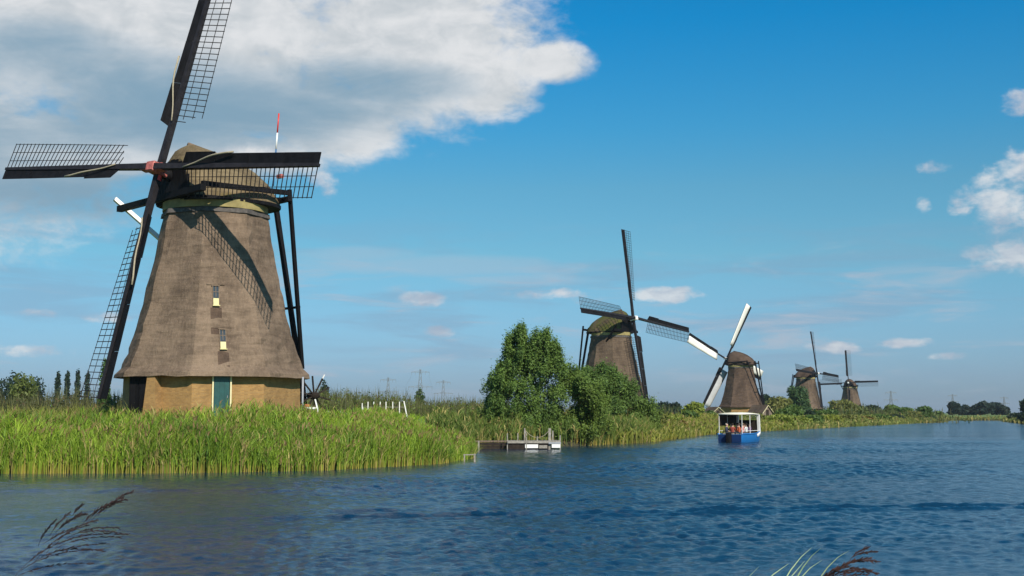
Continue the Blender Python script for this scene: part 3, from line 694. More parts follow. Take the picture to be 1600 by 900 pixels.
    for i, (ang, L) in enumerate(sails):
        cl = cloth[i] if cloth else None
        make_sail(root, hub, a, u, v, ang, L, 0.12 if i < 2 else -0.42, detail, cl)
    # --- tail: beams through the cap, poles and braces down to the winch
    xs, lf, ln = (3.7, 6.3, 4.2) if detail else (3.2, 3.6, 3.6)
    MB().beam(cp(xs - .6, -lf, 12.72), cp(xs - .6, ln, 12.72), 0.34, 0.36, e1).build('long_cross_beam', M['black'], root)
    MB().beam(cp(-3.3, -2.9, 12.95), cp(-3.3, 2.9, 12.95), 0.28, 0.30, e1).build('short_cross_beam', M['black'], root)
    foot = cp(-6.05, 0.0, 2.6)
    MB().beam(cp(-3.95, 0.1, 13.4), foot, 0.26, 0.26, e2, 0.26, 0.26).build('tail_pole', M['black'], root)
    MB().beam(cp(-3.3, 2.8, 13.5), cp(-6.0, 0.3, 3.0), 0.2, 0.2, e2).build('short_brace', M['black'], root)
    MB().beam(cp(-3.3, -2.8, 13.5), cp(-6.0, -0.3, 3.0), 0.2, 0.2, e2).build('short_brace', M['black'], root)
    wb = MB(); p0 = cp(xs - .6, -lf + .1, 13.05); p1 = cp(-6.0, -0.4, 3.6); wb.beam(p0 - (p1 - p0) * 0.03, p0.lerp(p1, 0.36), 0.24, 0.24, e2); wb.build('long_brace', M['white' if detail else 'black'], root)
    MB().beam(p0.lerp(p1, 0.36), p1, 0.24, 0.24, e2).build('long_brace_foot', M['black'], root)
    MB().beam(cp(xs - .6, ln - .15, 12.95), cp(-3.3, 2.75, 13.3), 0.28, 0.22, Z).build('side_brace', M['black'], root)
    MB().beam(cp(-5.15, -0.7, 6.7), cp(-5.15, 1.2, 6.7), 0.14, 0.14, Z).build('tail_step', M['black'], root)
    # capstan wheel at the foot of the tail
    if detail:
        c = cp(-6.75, 0.5, 1.35); ax = e2
        wh = MB().tube([c - ax * 0.55, c + ax * 0.35], 0.2, 10).build('winch_wheel', M['dark_wood'], root, True)
        for i in range(10):
            th = i * math.pi / 5 + 0.2; dr = e1 * math.cos(th) + Z * math.sin(th); sp = MB().beam(c + dr * 0.1, c + dr * 1.22, 0.10, 0.07, ax).build('spoke', M['dark_wood'], wh)
            if i in (1, 3): MB().beam(c + dr * 1.23, c + dr * 1.5, 0.07, 0.05, ax).build('spoke_tip', M['white'], wh)
        MB().beam(foot + Z * 0.3, cp(-6.4, 0.1, -0.2), 0.34, 0.3, e2).build('tail_post', M['black'], root)
        # flagpole painted in bands at the tail of the cap
        fp = cp(-2.5, 0.7, 0); zz = [13.9, 16.15, 17.15, 18.35]
        lean = Vector((0.06, 0, 1))
        pole = MB().tube([fp + lean * (zz[0]), fp + lean * zz[1]], 0.055, 6).build('flagpole', M['blue_flag'], root, True)
        MB().tube([fp + lean * (zz[1] + .005), fp + lean * zz[2]], 0.055, 6).build('pole_band', M['white'], pole, True)
        MB().tube([fp + lean * (zz[2] + .005), fp + lean * zz[3]], 0.05, 6).build('pole_band', M['red'], pole, True)
        MB().beam(cp(-3.6, 1.0, 14.55), cp(-3.6, 1.5, 14.55), 0.22, 0.22, Z).build('tail_lamp_board', M['pink'], root)
    return root

make_mill((-17.55, 75, 2.3), 'largest windmill, nearest on the left bank, black latticed sails and brick base with green door', 24, 48, 4.0, 32, 13, 14.28,
          [(174.4, 13.6), (-5.8, 12.75), (-93.9, 13.5), (84.2, 13.65)], (M['thatch'], M['cap_thatch']), True)
make_mill((15.19, 196, 2.3), 'windmill with mossy cap half hidden behind the willow bushes', 22, -57, 4.2, -46, 9, 14.6,
          [(176.6, 12.7), (-6.8, 13.2), (-88.6, 12.9), (87.4, 14.1)], (M['old_thatch'], M['moss_thatch']))
make_mill((55.51, 311, 1.6), 'brown windmill with white sailcloth spread on its sails, behind the blue boat', 30, 130, 4.2, 143, 10, 14.26,
          [(21.5, 14.2), (-161.5, 14.3), (115.0, 14.6), (-62.7, 12.9)], (M['brown_thatch'], M['brown_thatch']), cloth=[M['canvas'], M['canvas'], M['canvas'], M['shaded_canvas']])
make_mill((95.95, 419, 1.6), 'far windmill with dark green bush in front of its left side', 22, -57, 4.2, -46, 9, 13.75,
          [(175.3, 13.4), (-4.7, 12.5), (-92.5, 13.1), (87.8, 14.0)], (M['old_thatch'], M['brown_thatch']))
make_mill((150.19, 570, 1.6), 'farthest and smallest windmill, facing the canal with level cross-shaped sails', 22, 25, 4.2, 24, 8, 14.2,
          [(-178.5, 13.1), (0.7, 12.8), (93.8, 14.7), (-89.6, 14.7)], (M['old_thatch'], M['brown_thatch']))

# ------------------------------------------------------------------ trees and shrubs
def willow(name, px, d, height, label, clumps, leaves, leaf, cols, seed):
    """large bush built of upright plumes; clumps: (dx, dz, rx, rz) in metres seen from the canal"""
    g = np.random.default_rng(seed); X = at(px, d); z0 = gz1(X, d); t = thing(name, (X, d, z0), label, 'bush', 'willow bushes on the bank')
    cl = []
    for (dx, dz, rx, rz) in clumps:
        for k in range(5):
            cl.append((dx + g.normal(0, rx * .45), g.uniform(-1.9, 1.9), dz + g.normal(0, rz * .25), rx * g.uniform(.55, .9), rx * g.uniform(.6, 1.0), rz * g.uniform(.55, .85)))
    fine = []
    for c in cl:                                  # break every plume into small upright leaf tufts
        for q in range(9):
            dd = nrm(g.normal(0, 1, 3)); dd[1] = -abs(dd[1]) if g.random() < .6 else dd[1]
            sz_ = g.uniform(.16, .34); rr_ = g.uniform(.55, 1.0); fine.append((c[0] + dd[0] * c[3] * rr_, c[1] + dd[1] * c[4] * rr_, c[2] + dd[2] * c[5] * rr_, .9 * sz_, .9 * sz_, 1.9 * sz_))
    fine = np.array(fine); k = g.integers(0, len(fine), leaves); nz = g.normal(0, .55, (leaves, 3)); P = fine[k, :3] + nz * fine[k, 3:6]
    P[:, 0] += nz[:, 2] * .12 * fine[k, 5]; o = nrm(nz + 1e-6) * .5 + nrm(P - np.array([0, 0, height * .3])) * .45
    ok = P[:, 2] > -0.9; P, o, k = P[ok], o[ok], k[ok]; n = len(P)
    tone = (g.random(len(fine))[k] * .6 + g.random(n) * .4)[:, None]
    yel = np.clip((P[:, 0] / 4.5 + 0.1), 0, 1)[:, None] * np.clip(1 - P[:, 2] / (height * 1.1), .2, 1)[:, None]
    c = np.array(cols[0]) + (np.array(cols[1]) - np.array(cols[0])) * tone; c = c * (1 - .35 * yel) + np.array((0.20, 0.24, 0.035)) * .35 * yel
    V, F, T = leaf_cards(P, o + np.array([.1, -.15, .35]), np.full(n, leaf), c * g.uniform(.75, 1.25, (n, 1)), g, 0.42)
    raw_mesh('crown', V, F, M['leaf'], t, T)
    tb = MB()
    for i in range(9):
        c_ = clumps[(i * 5) % len(clumps)]; x1 = g.normal(0, .3)
        tb.tube([(x1, g.normal(0, .3), -0.5), (x1 + (c_[0] - x1) * .4, g.normal(0, .4), c_[1] * .45), (c_[0], g.normal(0, .6), c_[1])], 0.13, 6, 0.03)
    tb.build('trunk', M['bark'], t, True)
    return t
# outline of the near willow in metres: (dx, height, radius, half height)
w1 = [(-3.9, 1.4, .9, .8), (-3.6, 2.9, .8, .8), (-3.2, 4.0, .8, .8), (-2.4, 5.4, .8, .9), (-3.3, .2, 1.0, .6), (-.7, 6.4, .7, 1.0), (.1, 6.0, .6, .9), (3.4, 3.9, .8, .7), (4.2, 2.6, .7, .8), (4.6, 3.3, .7, .7), (4.9, 2.1, .7, .8), (4.6, 1.0, .8, .8), (-.9, 6.0, .6, 1.0), (-.4, 5.6, .8, 1.0), (.9, 5.7, .6, .9), (-1.55, 7.7, .28, 1.0), (.45, 7.2, .26, 1.0), (1.35, 6.4, .3, .8), (-2.3, 6.9, .3, .8), (-2.9, 4.2, .9, 1.0), (-1.6, 7.4, .55, 1.2), (-.3, 7.0, .5, 1.3), (.4, 6.6, .5, 1.0), (-2.3, 6.4, .7, 1.1), (-1.0, 6.0, .9, 1.2), (.6, 5.7, .9, 1.0), (1.5, 5.4, .8, .9), (-3.0, 5.0, .8, 1.0), (-1.6, 4.8, 1.1, 1.1),
      (.0, 4.6, 1.1, 1.1), (1.8, 4.3, 1.0, 1.0), (2.8, 4.2, .9, .8), (-3.4, 3.6, .9, .9), (-2.0, 3.4, 1.2, 1.0), (-.3, 3.2, 1.2, 1.0), (1.4, 3.0, 1.2, 1.0), (2.9, 3.0, 1.1, 1.0), (3.9, 3.2, .7, .9),
      (-3.9, 2.2, .9, .9), (-2.4, 1.9, 1.2, 1.0), (-.6, 1.7, 1.2, 1.0), (1.1, 1.5, 1.2, 1.0), (2.8, 1.5, 1.2, 1.0), (4.0, 1.6, .9, 1.0), (-3.6, .8, 1.0, .8), (-1.6, .5, 1.2, .7), (.4, .4, 1.3, .7), (2.2, .4, 1.3, .7), (3.8, .5, 1.0, .7), (-1.0, -.2, 1.1, .6), (.8, -.3, 1.1, .6), (2.4, -.3, 1.1, .6), (3.9, -.2, .9, .6)]
willow('willow_bush', 843, 104, 8.6, 'tallest dense green willow bush on the bank behind the jetty', w1, 150000, 0.10, ((0.05, 0.10, 0.024), (0.185, 0.285, 0.058)), 11)
w2 = [(-2.6, 5.3, .7, .8), (-1.5, 5.6, .7, .8), (-.4, 5.3, .7, .8), (-2.2, 4.9, .8, .8), (-.9, 5.0, .8, .8), (.3, 4.6, .9, .8), (-1.6, 4.0, 1.1, .9), (.1, 3.8, 1.1, .9), (1.4, 3.7, .9, .8), (-1.9, 2.8, 1.2, .9), (0, 2.6, 1.2, .9), (1.8, 2.5, 1.1, .9), (2.9, 2.2, .9, .8),
      (-2, 1.4, 1.2, .9), (0, 1.2, 1.3, .9), (1.9, 1.2, 1.2, .8), (3.4, 1.0, 1.0, .7), (0, .3, 1.4, .6), (2.4, .3, 1.4, .6)]
willow('willow_bush', 962, 124, 5.6, 'lower dark willow bush in front of the mossy capped windmill', w2, 65000, 0.11, ((0.045, 0.095, 0.024), (0.17, 0.26, 0.056)), 12)

DK = ((0.018, 0.036, 0.02), (0.034, 0.058, 0.028)); MID = ((0.04, 0.075, 0.018), (0.085, 0.13, 0.028)); LT = ((0.10, 0.135, 0.02), (0.19, 0.215, 0.04)); OL = ((0.085, 0.095, 0.025), (0.15, 0.15, 0.04))
def T_(name, px, top, hw, d, label, cat, cols, shape, leaves, group=None, seed=None, base=None):
    X = at(px, d); z0 = gz1(X, d) if base is None else base; h = EYE + (645 - top) / FPX * d - z0; w = 2 * hw / FPX * d
    make_tree(name, px, d, h, w, label, cat, group, cols, leaves, None, shape, seed or int(px * 3 + d), base=base, trunk=0.05 + h * .01)
# behind the large mill
T_('tree', 8, 590, 26, 330, 'dark spreading tree at the left edge beyond the pale picket fence', 'tree', DK, 'round', 1500, 'dark far trees on the left')
T_('tree', 27, 584, 15, 345, 'dark tree just behind the pale green round tree', 'tree', DK, 'round', 900, 'dark far trees on the left')
T_('tree', 62, 592, 11, 345, 'small dark tree between the pale round tree and the poplars', 'tree', DK, 'round', 700, 'dark far trees on the left')
T_('round_tree', 39, 586, 21, 170, 'pale green round tree on the left beyond the meadow', 'tree', ((0.09, 0.12, 0.03), (0.17, 0.20, 0.055)), 'round', 3000)
for px, top, lab in ((92, 582, 'leftmost slim dark poplar in the row of four'), (107, 581, 'second slim dark poplar from the left in the row of four'),
                     (123, 579, 'tallest slim dark poplar, third from the left in the row'), (138, 582, 'rightmost slim dark poplar, seen through the lowest sail lattice')):
    T_('poplar_tree', px, top, 8.0, 420, lab, 'tree', DK, 'column', 700, 'row of four poplars')
T_('conical_tree', 165, 562, 14, 98, 'bright green conical tree between the lowest sail and the brick base', 'tree', ((0.05, 0.11, 0.03), (0.10, 0.18, 0.045)), 'cone', 2600)
T_('tree', 508, 595, 9, 300, 'small dark round tree above the scrub right of the large windmill', 'tree', DK, 'round', 700)
T_('tree', 657, 608, 9, 420, 'small green tree standing below the middle pylon', 'tree', MID, 'round', 500)
# along the left bank, near to far
shr = [(1036, 628, 14, 420, 'dark tree on the horizon left of the brown windmill', DK, 'round', 400), (1056, 629, 9, 420, 'small dark tree on the horizon beside a larger one', DK, 'round', 300),
       (1020, 640, 22, 135, 'olive green shrub at the foot of the dark willow bush', OL, 'mound', 1300), (1048, 650, 20, 150, 'yellow green shrub by the water left of the boat', LT, 'mound', 1200),
       (1083, 628, 20, 210, 'yellow green shrub beside the left shed of the brown windmill', LT, 'mound', 1300), (1104, 641, 18, 185, 'low green shrub between the water and the left shed', MID, 'mound', 1000),
       (1128, 646, 20, 190, 'olive shrub just left behind the boat canopy', OL, 'mound', 1000), (1216, 620, 20, 330, 'olive bush right of the brown windmill and its shed', OL, 'round', 1300),
       (1196, 617, 14, 345, 'dark bush touching the right flank of the brown windmill', DK, 'round', 800), (1232, 632, 24, 270, 'fresh green rounded bush on the bank right of the brown windmill', MID, 'mound', 1300),
       (1213, 647, 26, 205, 'broad yellow green bush at the water right of the boat', LT, 'mound', 1500), (1242, 650, 22, 225, 'yellow green bush by the water below the fresh green one', LT, 'mound', 1200),
       (1246, 604, 19, 370, 'dark green bush covering the left foot of the far windmill', ((0.028, 0.058, 0.025), (0.06, 0.10, 0.035)), 'round', 1500),
       (1264, 640, 8, 262, 'dark shrub leaning over the water below the far windmill', DK, 'mound', 500), (1285, 640, 22, 290, 'light green bush under the far windmill sails', MID, 'mound', 1100),
       (1312, 626, 22, 400, 'olive bush left of the smallest windmill foot', OL, 'round', 1100), (1335, 634, 18, 410, 'dark olive bush in front of the smallest windmill', ((0.05, 0.07, 0.02), (0.10, 0.115, 0.03)), 'round', 900),
       (1362, 634, 13, 480, 'dark round tree right of the smallest windmill', DK, 'round', 700), (1346, 640, 9, 470, 'low dark bush next to the dark round tree', DK, 'mound', 400),
       (1391, 633, 13, 400, 'green bush below the pylon right of the windmills', MID, 'round', 700), (1410, 637, 15, 372, 'light green bush leaning to the water on the right', MID, 'mound', 800),
       (1424, 642, 13, 352, 'pale olive bush at the edge of the water on the right', OL, 'mound', 600), (1441, 634, 13, 372, 'last green bush where the left bank ends', ((0.035, 0.07, 0.02), (0.075, 0.12, 0.03)), 'mound', 700),
       (1463, 643, 9, 520, 'small green bush beyond the end of the bank', MID, 'mound', 350)]
YG = ((0.10, 0.12, 0.02), (0.22, 0.235, 0.04)); RU = ((0.12, 0.085, 0.03), (0.20, 0.15, 0.04))
shr += [(1062, 655, 15, 149, 'rust and green shrub at the water, nearest shrub past the willows', RU, 'mound', 900), (1093, 654, 15, 166, 'bright yellow green shrub at the water just left of the boat', YG, 'mound', 900),
        (1076, 640, 17, 172, 'mid green shrub behind the bright one left of the boat', MID, 'mound', 900), (1150, 644, 18, 200, 'yellow green shrub seen through and above the boat', YG, 'mound', 900),
        (1178, 646, 14, 200, 'olive shrub at the water behind the boat bow', OL, 'mound', 700), (1200, 650, 12, 200, 'small pale shrub at the water right of the bow', LT, 'mound', 500),
        (1266, 648, 17, 236, 'mid green shrub at the water below the dark leaning one', MID, 'mound', 700), (1297, 648, 16, 252, 'yellow olive shrub at the water below the smaller windmills', YG, 'mound', 700),
        (1323, 648, 15, 272, 'olive shrub at the water between the two smaller windmills', OL, 'mound', 600), (1349, 650, 14, 290, 'rusty shrub at the water right of the smallest windmill', RU, 'mound', 500),
        (1374, 648, 13, 312, 'green shrub at the water left of the right hand pylon', MID, 'mound', 500), (1398, 648, 12, 330, 'dark shrub at the water below the right hand pylon', DK, 'mound', 500),
        (1419, 647, 12, 345, 'yellow olive shrub at the water before the bank ends', OL, 'mound', 400), (1452, 649, 8, 372, 'tiny dark shrub at the very end of the left bank', DK, 'mound', 300)]
shr = [(a, b, c, d_ - (5 if 'at the water' in l else 2), l, e, f, g_) for a, b, c, d_, l, e, f, g_ in shr]
for px, top, hw, d, lab, cols, shape, lv in shr:
    T_('bush' if shape == 'mound' else 'round_bush', px, top, hw, d, lab, 'bush' if 'tree' not in lab else 'tree', cols if cols is DK else tuple(tuple(1.45 * q for q in c_) for c_ in cols), shape, lv * 2, 'shrubs along the left bank')
FAR = ((0.014, 0.03, 0.022), (0.028, 0.048, 0.03))
for px, top, hw, d, lab in ((1488, 629, 9, 640, 'leftmost dark tree of the far grove'), (1504, 633, 11, 650, 'lowest tree of the far grove, second from the left'), (1522, 634, 9, 660, 'middle tree of the far grove'),
                            (1535, 627, 14, 640, 'tallest broad tree of the far grove'), (1553, 629, 12, 650, 'second tallest tree of the far grove, right of the broad one'), (1566, 635, 8, 645, 'rightmost small tree of the far grove')):
    T_('grove_tree', px, top, hw, d, lab, 'tree', FAR, 'round', 1100, 'grove of dark trees at the end of the canal')
T_('bush', 1583, 645, 13, 400, 'dark low bush on the right bank', 'bush', DK, 'mound', 800, 'right bank growth')
T_('tree', 1604, 624, 14, 330, 'dark tree cut by the right edge of the picture', 'tree', ((0.02, 0.045, 0.025), (0.04, 0.07, 0.03)), 'round', 1500, 'right bank growth')
T_('bush', 1600, 644, 14, 300, 'dark bush at the water by the right edge', 'bush', DK, 'mound', 900, 'right bank growth')

# ------------------------------------------------------------------ reeds, grass, undergrowth
reed_belt('reeds', (-36, -2.2, 50, 82), 27000, -0.8, 5.5, 2.08, 0.031, 21, plume=0.06, falloff=1.1)
reed_belt('reeds', (-6, 14, 88, 124), 5000, -0.4, 5.0, 2.2, 0.06, 22, (0.06, 0.10, 0.02), (0.18, 0.24, 0.04))
reed_belt('reeds', (9, 45, 108, 205), 11000, -1.2, 9.0, 1.55, 0.09, 23, (0.09, 0.12, 0.02), (0.30, 0.31, 0.045), (0.28, 0.2, 0.05), 0.04, leaves=2)
reed_belt('reeds', (36, 150, 185, 442), 10000, -2.0, 9.0, 1.15, 0.19, 24, (0.08, 0.11, 0.025), (0.23, 0.26, 0.05), (0.20, 0.16, 0.06), leaves=2)
reed_belt('reeds', (105, 190, 250, 452), 5000, -2.5, 6.0, 1.1, 0.2, 25, (0.05, 0.07, 0.02), (0.12, 0.14, 0.03), leaves=2)
grass_field('grass', (-45, 12, 60, 110), 34000, 0.34, 0.05, 31, (0.14, 0.25, 0.02), (0.36, 0.52, 0.04), smin=4.0)
grass_field('grass', (7, 60, 2, 112), 16000, 0.5, 0.03, 33, (0.10, 0.19, 0.018), (0.24, 0.36, 0.035), smin=0.3)
grass_field('tall_grass', (-40, -20, 62, 92), 7000, 0.85, 0.05, 32, (0.13, 0.15, 0.03), (0.26, 0.25, 0.06), smin=4.5)
sp = [(490 + i * 9.5, 128 + (i * 37) % 40, 6.0, (3.6 if i < 8 else 3.1 if i < 16 else 2.4) + 0.4 * math.sin(i * 1.7)) for i in range(32)]
scrub('scrub', sp, 15000, 41, (0.08, 0.115, 0.022), (0.17, 0.205, 0.04), 0.15)
sp = [(-30 + i * 8, 96 + (i * 29) % 26, 4.2, 2.0 + 0.7 * math.sin(i * 2.1) + 0.3 * math.cos(i)) for i in range(29)]
scrub('undergrowth', sp, 11000, 42, (0.04, 0.048, 0.022), (0.10, 0.095, 0.04), 0.12)
sp = [(700 + i * 30, 330 + (i * 53) % 120, 22, 3.0 + math.sin(i * 1.3)) for i in range(26)]
scrub('far_scrub', sp, 5000, 43, (0.05, 0.08, 0.025), (0.11, 0.14, 0.035), 0.4)

# ------------------------------------------------------------------ small things on the bank
def fence_white():
    d = 92; t = thing('white_fence', (at(602, d), d, gz1(at(602, d), d)), 'row of thin white posts with leaning end posts before the scrub', 'fence')
    xs = [567, 576, 585, 595, 604, 614.5, 625]; z0 = 0
    for i, px in enumerate(xs):
        x = at(px, d) - at(602, d); MB().box((x - .028, -.028, -0.3), (x + .028, .028, 1.2 if i else 1.1)).build('fence_post', M['white'], t)
    x = at(634, d) - at(602, d); MB().beam((x - .1, 0, 1.25), (x + .18, 0, -0.1), 0.09, 0.07).build('leaning_post', M['white'], t)
    x = at(569, d) - at(602, d); MB().beam((x - .08, 0.05, 0.85), (x + .1, .05, 0.1), 0.08, 0.06).build('leaning_post', M['white'], t)
    for z in (0.82,): MB().beam((at(567, d) - at(602, d), .06, z), (at(633, d) - at(602, d), .06, z), 0.03, 0.03).build('rail', M['weathered'], t)
fence_white()
def picket():
    d = 105; x0 = at(-12, d); t = thing('picket_fence', (x0, d, gz1(x0, d)), 'short pale picket fence at the left edge among the bushes', 'fence')
    for i in range(9): MB().box((i * .2, -.03, -.2), (i * .2 + .11, .03, 1.35)).build('picket', M['white'], t)
    MB().box((1.86, -.07, -.2), (2.0, .07, 1.6)).build('fence_post', M['white'], t)
    for z in (.4, 1.1): MB().box((-.1, .032, z), (1.9, .07, z + .08)).build('rail', M['white'], t)
picket()
for px, d, lab in ((410, 68, 'white flower clump in front of the right corner of the brick base'), (515, 76, 'white flower clump in the grass nearest the winch wheel'), (538, 78, 'white flower clump halfway between winch wheel and white posts'), (556, 74, 'widest white flower clump left of the white posts')):
    x = at(px, d); z = gz1(x, d); g = np.random.default_rng(px); t = thing('flower_clump', (x, d, z), lab, 'flowers', 'white flower clumps')
    n = 80 if px == 556 else 45; P = np.stack([g.normal(0, .11 + (.08 if px == 556 else 0), n), g.normal(0, .12, n), g.uniform(.22, .36, n)], -1)
    V, F, C = leaf_cards(P, np.tile([0, -.2, 1.], (n, 1)), np.full(n, .035), np.tile([.75, .75, .66], (n, 1)), g, .9); raw_mesh('blossom', V, F, M['plume'], t, C)
    B = np.concatenate([P[:30, :2], np.zeros((30, 1))], 1); c = np.tile([.08, .15, .02], (30, 1)); V, F, C = ribbons(B, np.zeros((30, 2)), P[:30, 2], np.full(30, .02), np.zeros(30), c, c, g, 2); raw_mesh('stems', V, F, M['reed'], t, C)
def by_the_tail():
    d = 70; x = at(474, d); z = gz1(x, d)
    MB_ = MB().tube([(x, d, z - .2), (x, d, 4.55)], 0.055, 8); o = MB_.build('pole', M['grey_pole'], None, True); tag(o, 'thin upright grey pole at the right eave of the large windmill', 'pole')
    x = at(479, 72.5); z = gz1(x, 72.5); t = thing('crate', (x, 72.5, z), 'small orange brown crate on the grass under the winch wheel', 'crate')
    for k in range(4): MB().box((-.2, -.25, .02 + k * .2), (.2, -.22, .2 + k * .2)).build('slat', M['orange'], t)
    for k in range(4): MB().box((-.2, .22, .02 + k * .2), (.2, .25, .2 + k * .2)).build('slat', M['orange'], t)
    for sx_ in (-.22, .19): MB().box((sx_, -.24, 0), (sx_ + .03, .24, .8)).build('end_panel', M['orange'], t)
    x = at(488, 72); z = gz1(x, 72); t = thing('trestle', (x, 72, z), 'low white trestle with slanting leg on the grass below the winch wheel', 'trestle')
    MB().box((-.32, -.2, .55), (.3, .2, .66)).build('top_board', M['white'], t)
    MB().beam((.2, 0, 1.1), (.5, 0, 0), .09, .07).build('leg', M['white'], t); MB().beam((-.25, 0, .55), (-.3, 0, 0), .08, .07).build('leg', M['white'], t)
    MB().box((-.1, -.22, .02), (.3, .2, .3)).build('white_box', M['white'], t)
by_the_tail()

def jetty():
    d = 93; t = thing('jetty', (at(828, d), d, 0), 'weathered grey wooden landing jetty with rope railing by the willow bush', 'jetty')
    X = lambda px: at(px, d) - at(828, d)
    g = random.Random(5); x = X(793); i = 0
    while x < X(874):
        MB().box((x, -1.1, .52 + g.uniform(-.008, .008)), (x + .185, 1.1, .60 + g.uniform(-.008, .008))).build('plank', M['weathered'], t); x += .2
    MB().box((X(793), -1.16, .44), (X(860), -1.11, .585)).build('edge_beam', M['weathered'], t)
    MB().box((X(820), -1.18, .10), (X(840), -1.12, .36)).build('fender_board', M['white'], t); MB().box((X(841.5), -1.18, .08), (X(854), -1.12, .30)).build('fender_board', M['weathered'], t)
    MB().box((X(861), -1.2, .12), (X(874), -1.12, .38)).build('fender_board', M['white'], t)
    MB().box((X(856), -1.2, .40), (X(875), -1.14, .52)).build('edge_beam', M['grey_pole'], t)
    for px, h, w, yy in ((793, 1.15, .07, -1.0), (809, 1.15, .07, -1.0), (819.5, 1.5, .09, -1.0), (822, .9, .07, -1.15), (839, .95, .08, -1.0), (858, 1.5, .18, -.9), (864, 1.3, .09, .9), (874, 1.0, .08, -1.0)):
        MB().beam((X(px), yy, -1.0), (X(px), yy, h), w, w, (1, 0, 0)).build('post', M['weathered'], t)
    MB().beam((X(819.5), -.98, 1.4), (X(823), -.98, .95), .06, .06).build('prop', M['weathered'], t)
    for a, b in (((819.5, 1.4), (839, .85)), ((839, .85), (858, 1.4))):
        pts = [(X(a[0] + (b[0] - a[0]) * k / 8), -.97, a[1] + (b[1] - a[1]) * k / 8 - .16 * math.sin(math.pi * k / 8)) for k in range(9)]
        MB().tube(pts, .02, 5).build('rope', M['rope'], t, True)
    MB().box((X(795), -1.05, -.3), (X(856), 1.0, .40)).build('float', M['dark_wood'], t)
    x0 = at(771, d); t2 = thing('landing_stage', (x0, d + 1, 0), 'low dark timber landing stage between the reeds and the jetty', 'landing stage')
    for k in range(11): MB().box((-1.45 + k * .25, -1.0, .50), (-1.22 + k * .25, 1.2, .57)).build('plank', M['old_wood'], t2)
    for k in range(3): MB().box((-1.45, -1.02, -.15 + k * .21), (1.25, -.98, .05 + k * .21)).build('sheet_board', M['dark_wood'], t2)
    MB().beam((-1.05, -1.08, -.8), (-1.05, -1.08, .58), .12, .12, (1, 0, 0)).build('post', M['weathered'], t2)
    MB().beam((1.05, -1.08, -.8), (1.05, -1.08, .66), .09, .09, (1, 0, 0)).build('post', M['old_wood'], t2)
    x0, d3 = at(735, 69), 69; t3 = thing('mooring_rail', (x0, d3, 0), 'low pale stake and rail in the water at the end of the reeds', 'rail')
    MB().beam((.25, 0, -.8), (.25, 0, .42), .08, .08, (1, 0, 0)).build('stake', M['weathered'], t3); MB().beam((-.3, 0, -.8), (-.3, 0, .40), .06, .06, (1, 0, 0)).build('stake', M['weathered'], t3)
    MB().beam((-.36, 0, .36), (.30, 0, .38), .05, .05).build('crossbar', M['weathered'], t3)
jetty()

def sheds():
    M_w = simple('brown_boarding', (0.16, 0.12, 0.09), .9, .3, 3)
    for px, d, w, h, hr, lab, rz in ((1186, 290, 2.6, 1.3, 1.5, 'brown shed with pale bargeboards at the right foot of the brown windmill', 0.5), (1113, 296, 3.0, 1.0, 1.2, 'low shed with pale roof edge at the left foot of the brown windmill', 0.3)):
        x = at(px, d); z = gz1(x, d); t = thing('shed', (x, d, z), lab, 'shed', 'sheds beside the brown windmill', rz); hw = w / 2; L = 2.5
        MB().loft([[(-hw, y, -.2), (hw, y, -.2), (hw, y, h), (0, y, h + hr), (-hw, y, h)] for y in (-L, L)]).build('wall', M_w, t)
        for s in (-1, 1):
            q = [(0, -L - .25, h + hr + .06), (s * (hw + .3), -L - .25, h - .25), (s * (hw + .3), L + .25, h - .25), (0, L + .25, h + hr + .06)]
            MB().add(q + [(a, b, c + .16) for a, b, c in q], [(0, 1, 2, 3), (7, 6, 5, 4), (0, 4, 5, 1), (1, 5, 6, 2), (2, 6, 7, 3), (3, 7, 4, 0)]).build('roof', M['old_thatch'], t)
            MB().beam((0, -L - .3, h + hr + .1), (s * (hw + .32), -L - .3, h - .2), .26, .06, (0, 1, 0)).build('bargeboard', M['cream'], t)
            MB().beam((s * (hw + .3), -L - .3, h - .25), (s * (hw + .28), -L - .3, -.1), .14, .06, (0, 1, 0)).build('corner_board', M['cream'], t)
        MB().box((-.4, -L - .03, .0), (.4, -L + .02, min(h + .6, 1.9))).build('door', M['dark_wood'], t)
sheds()

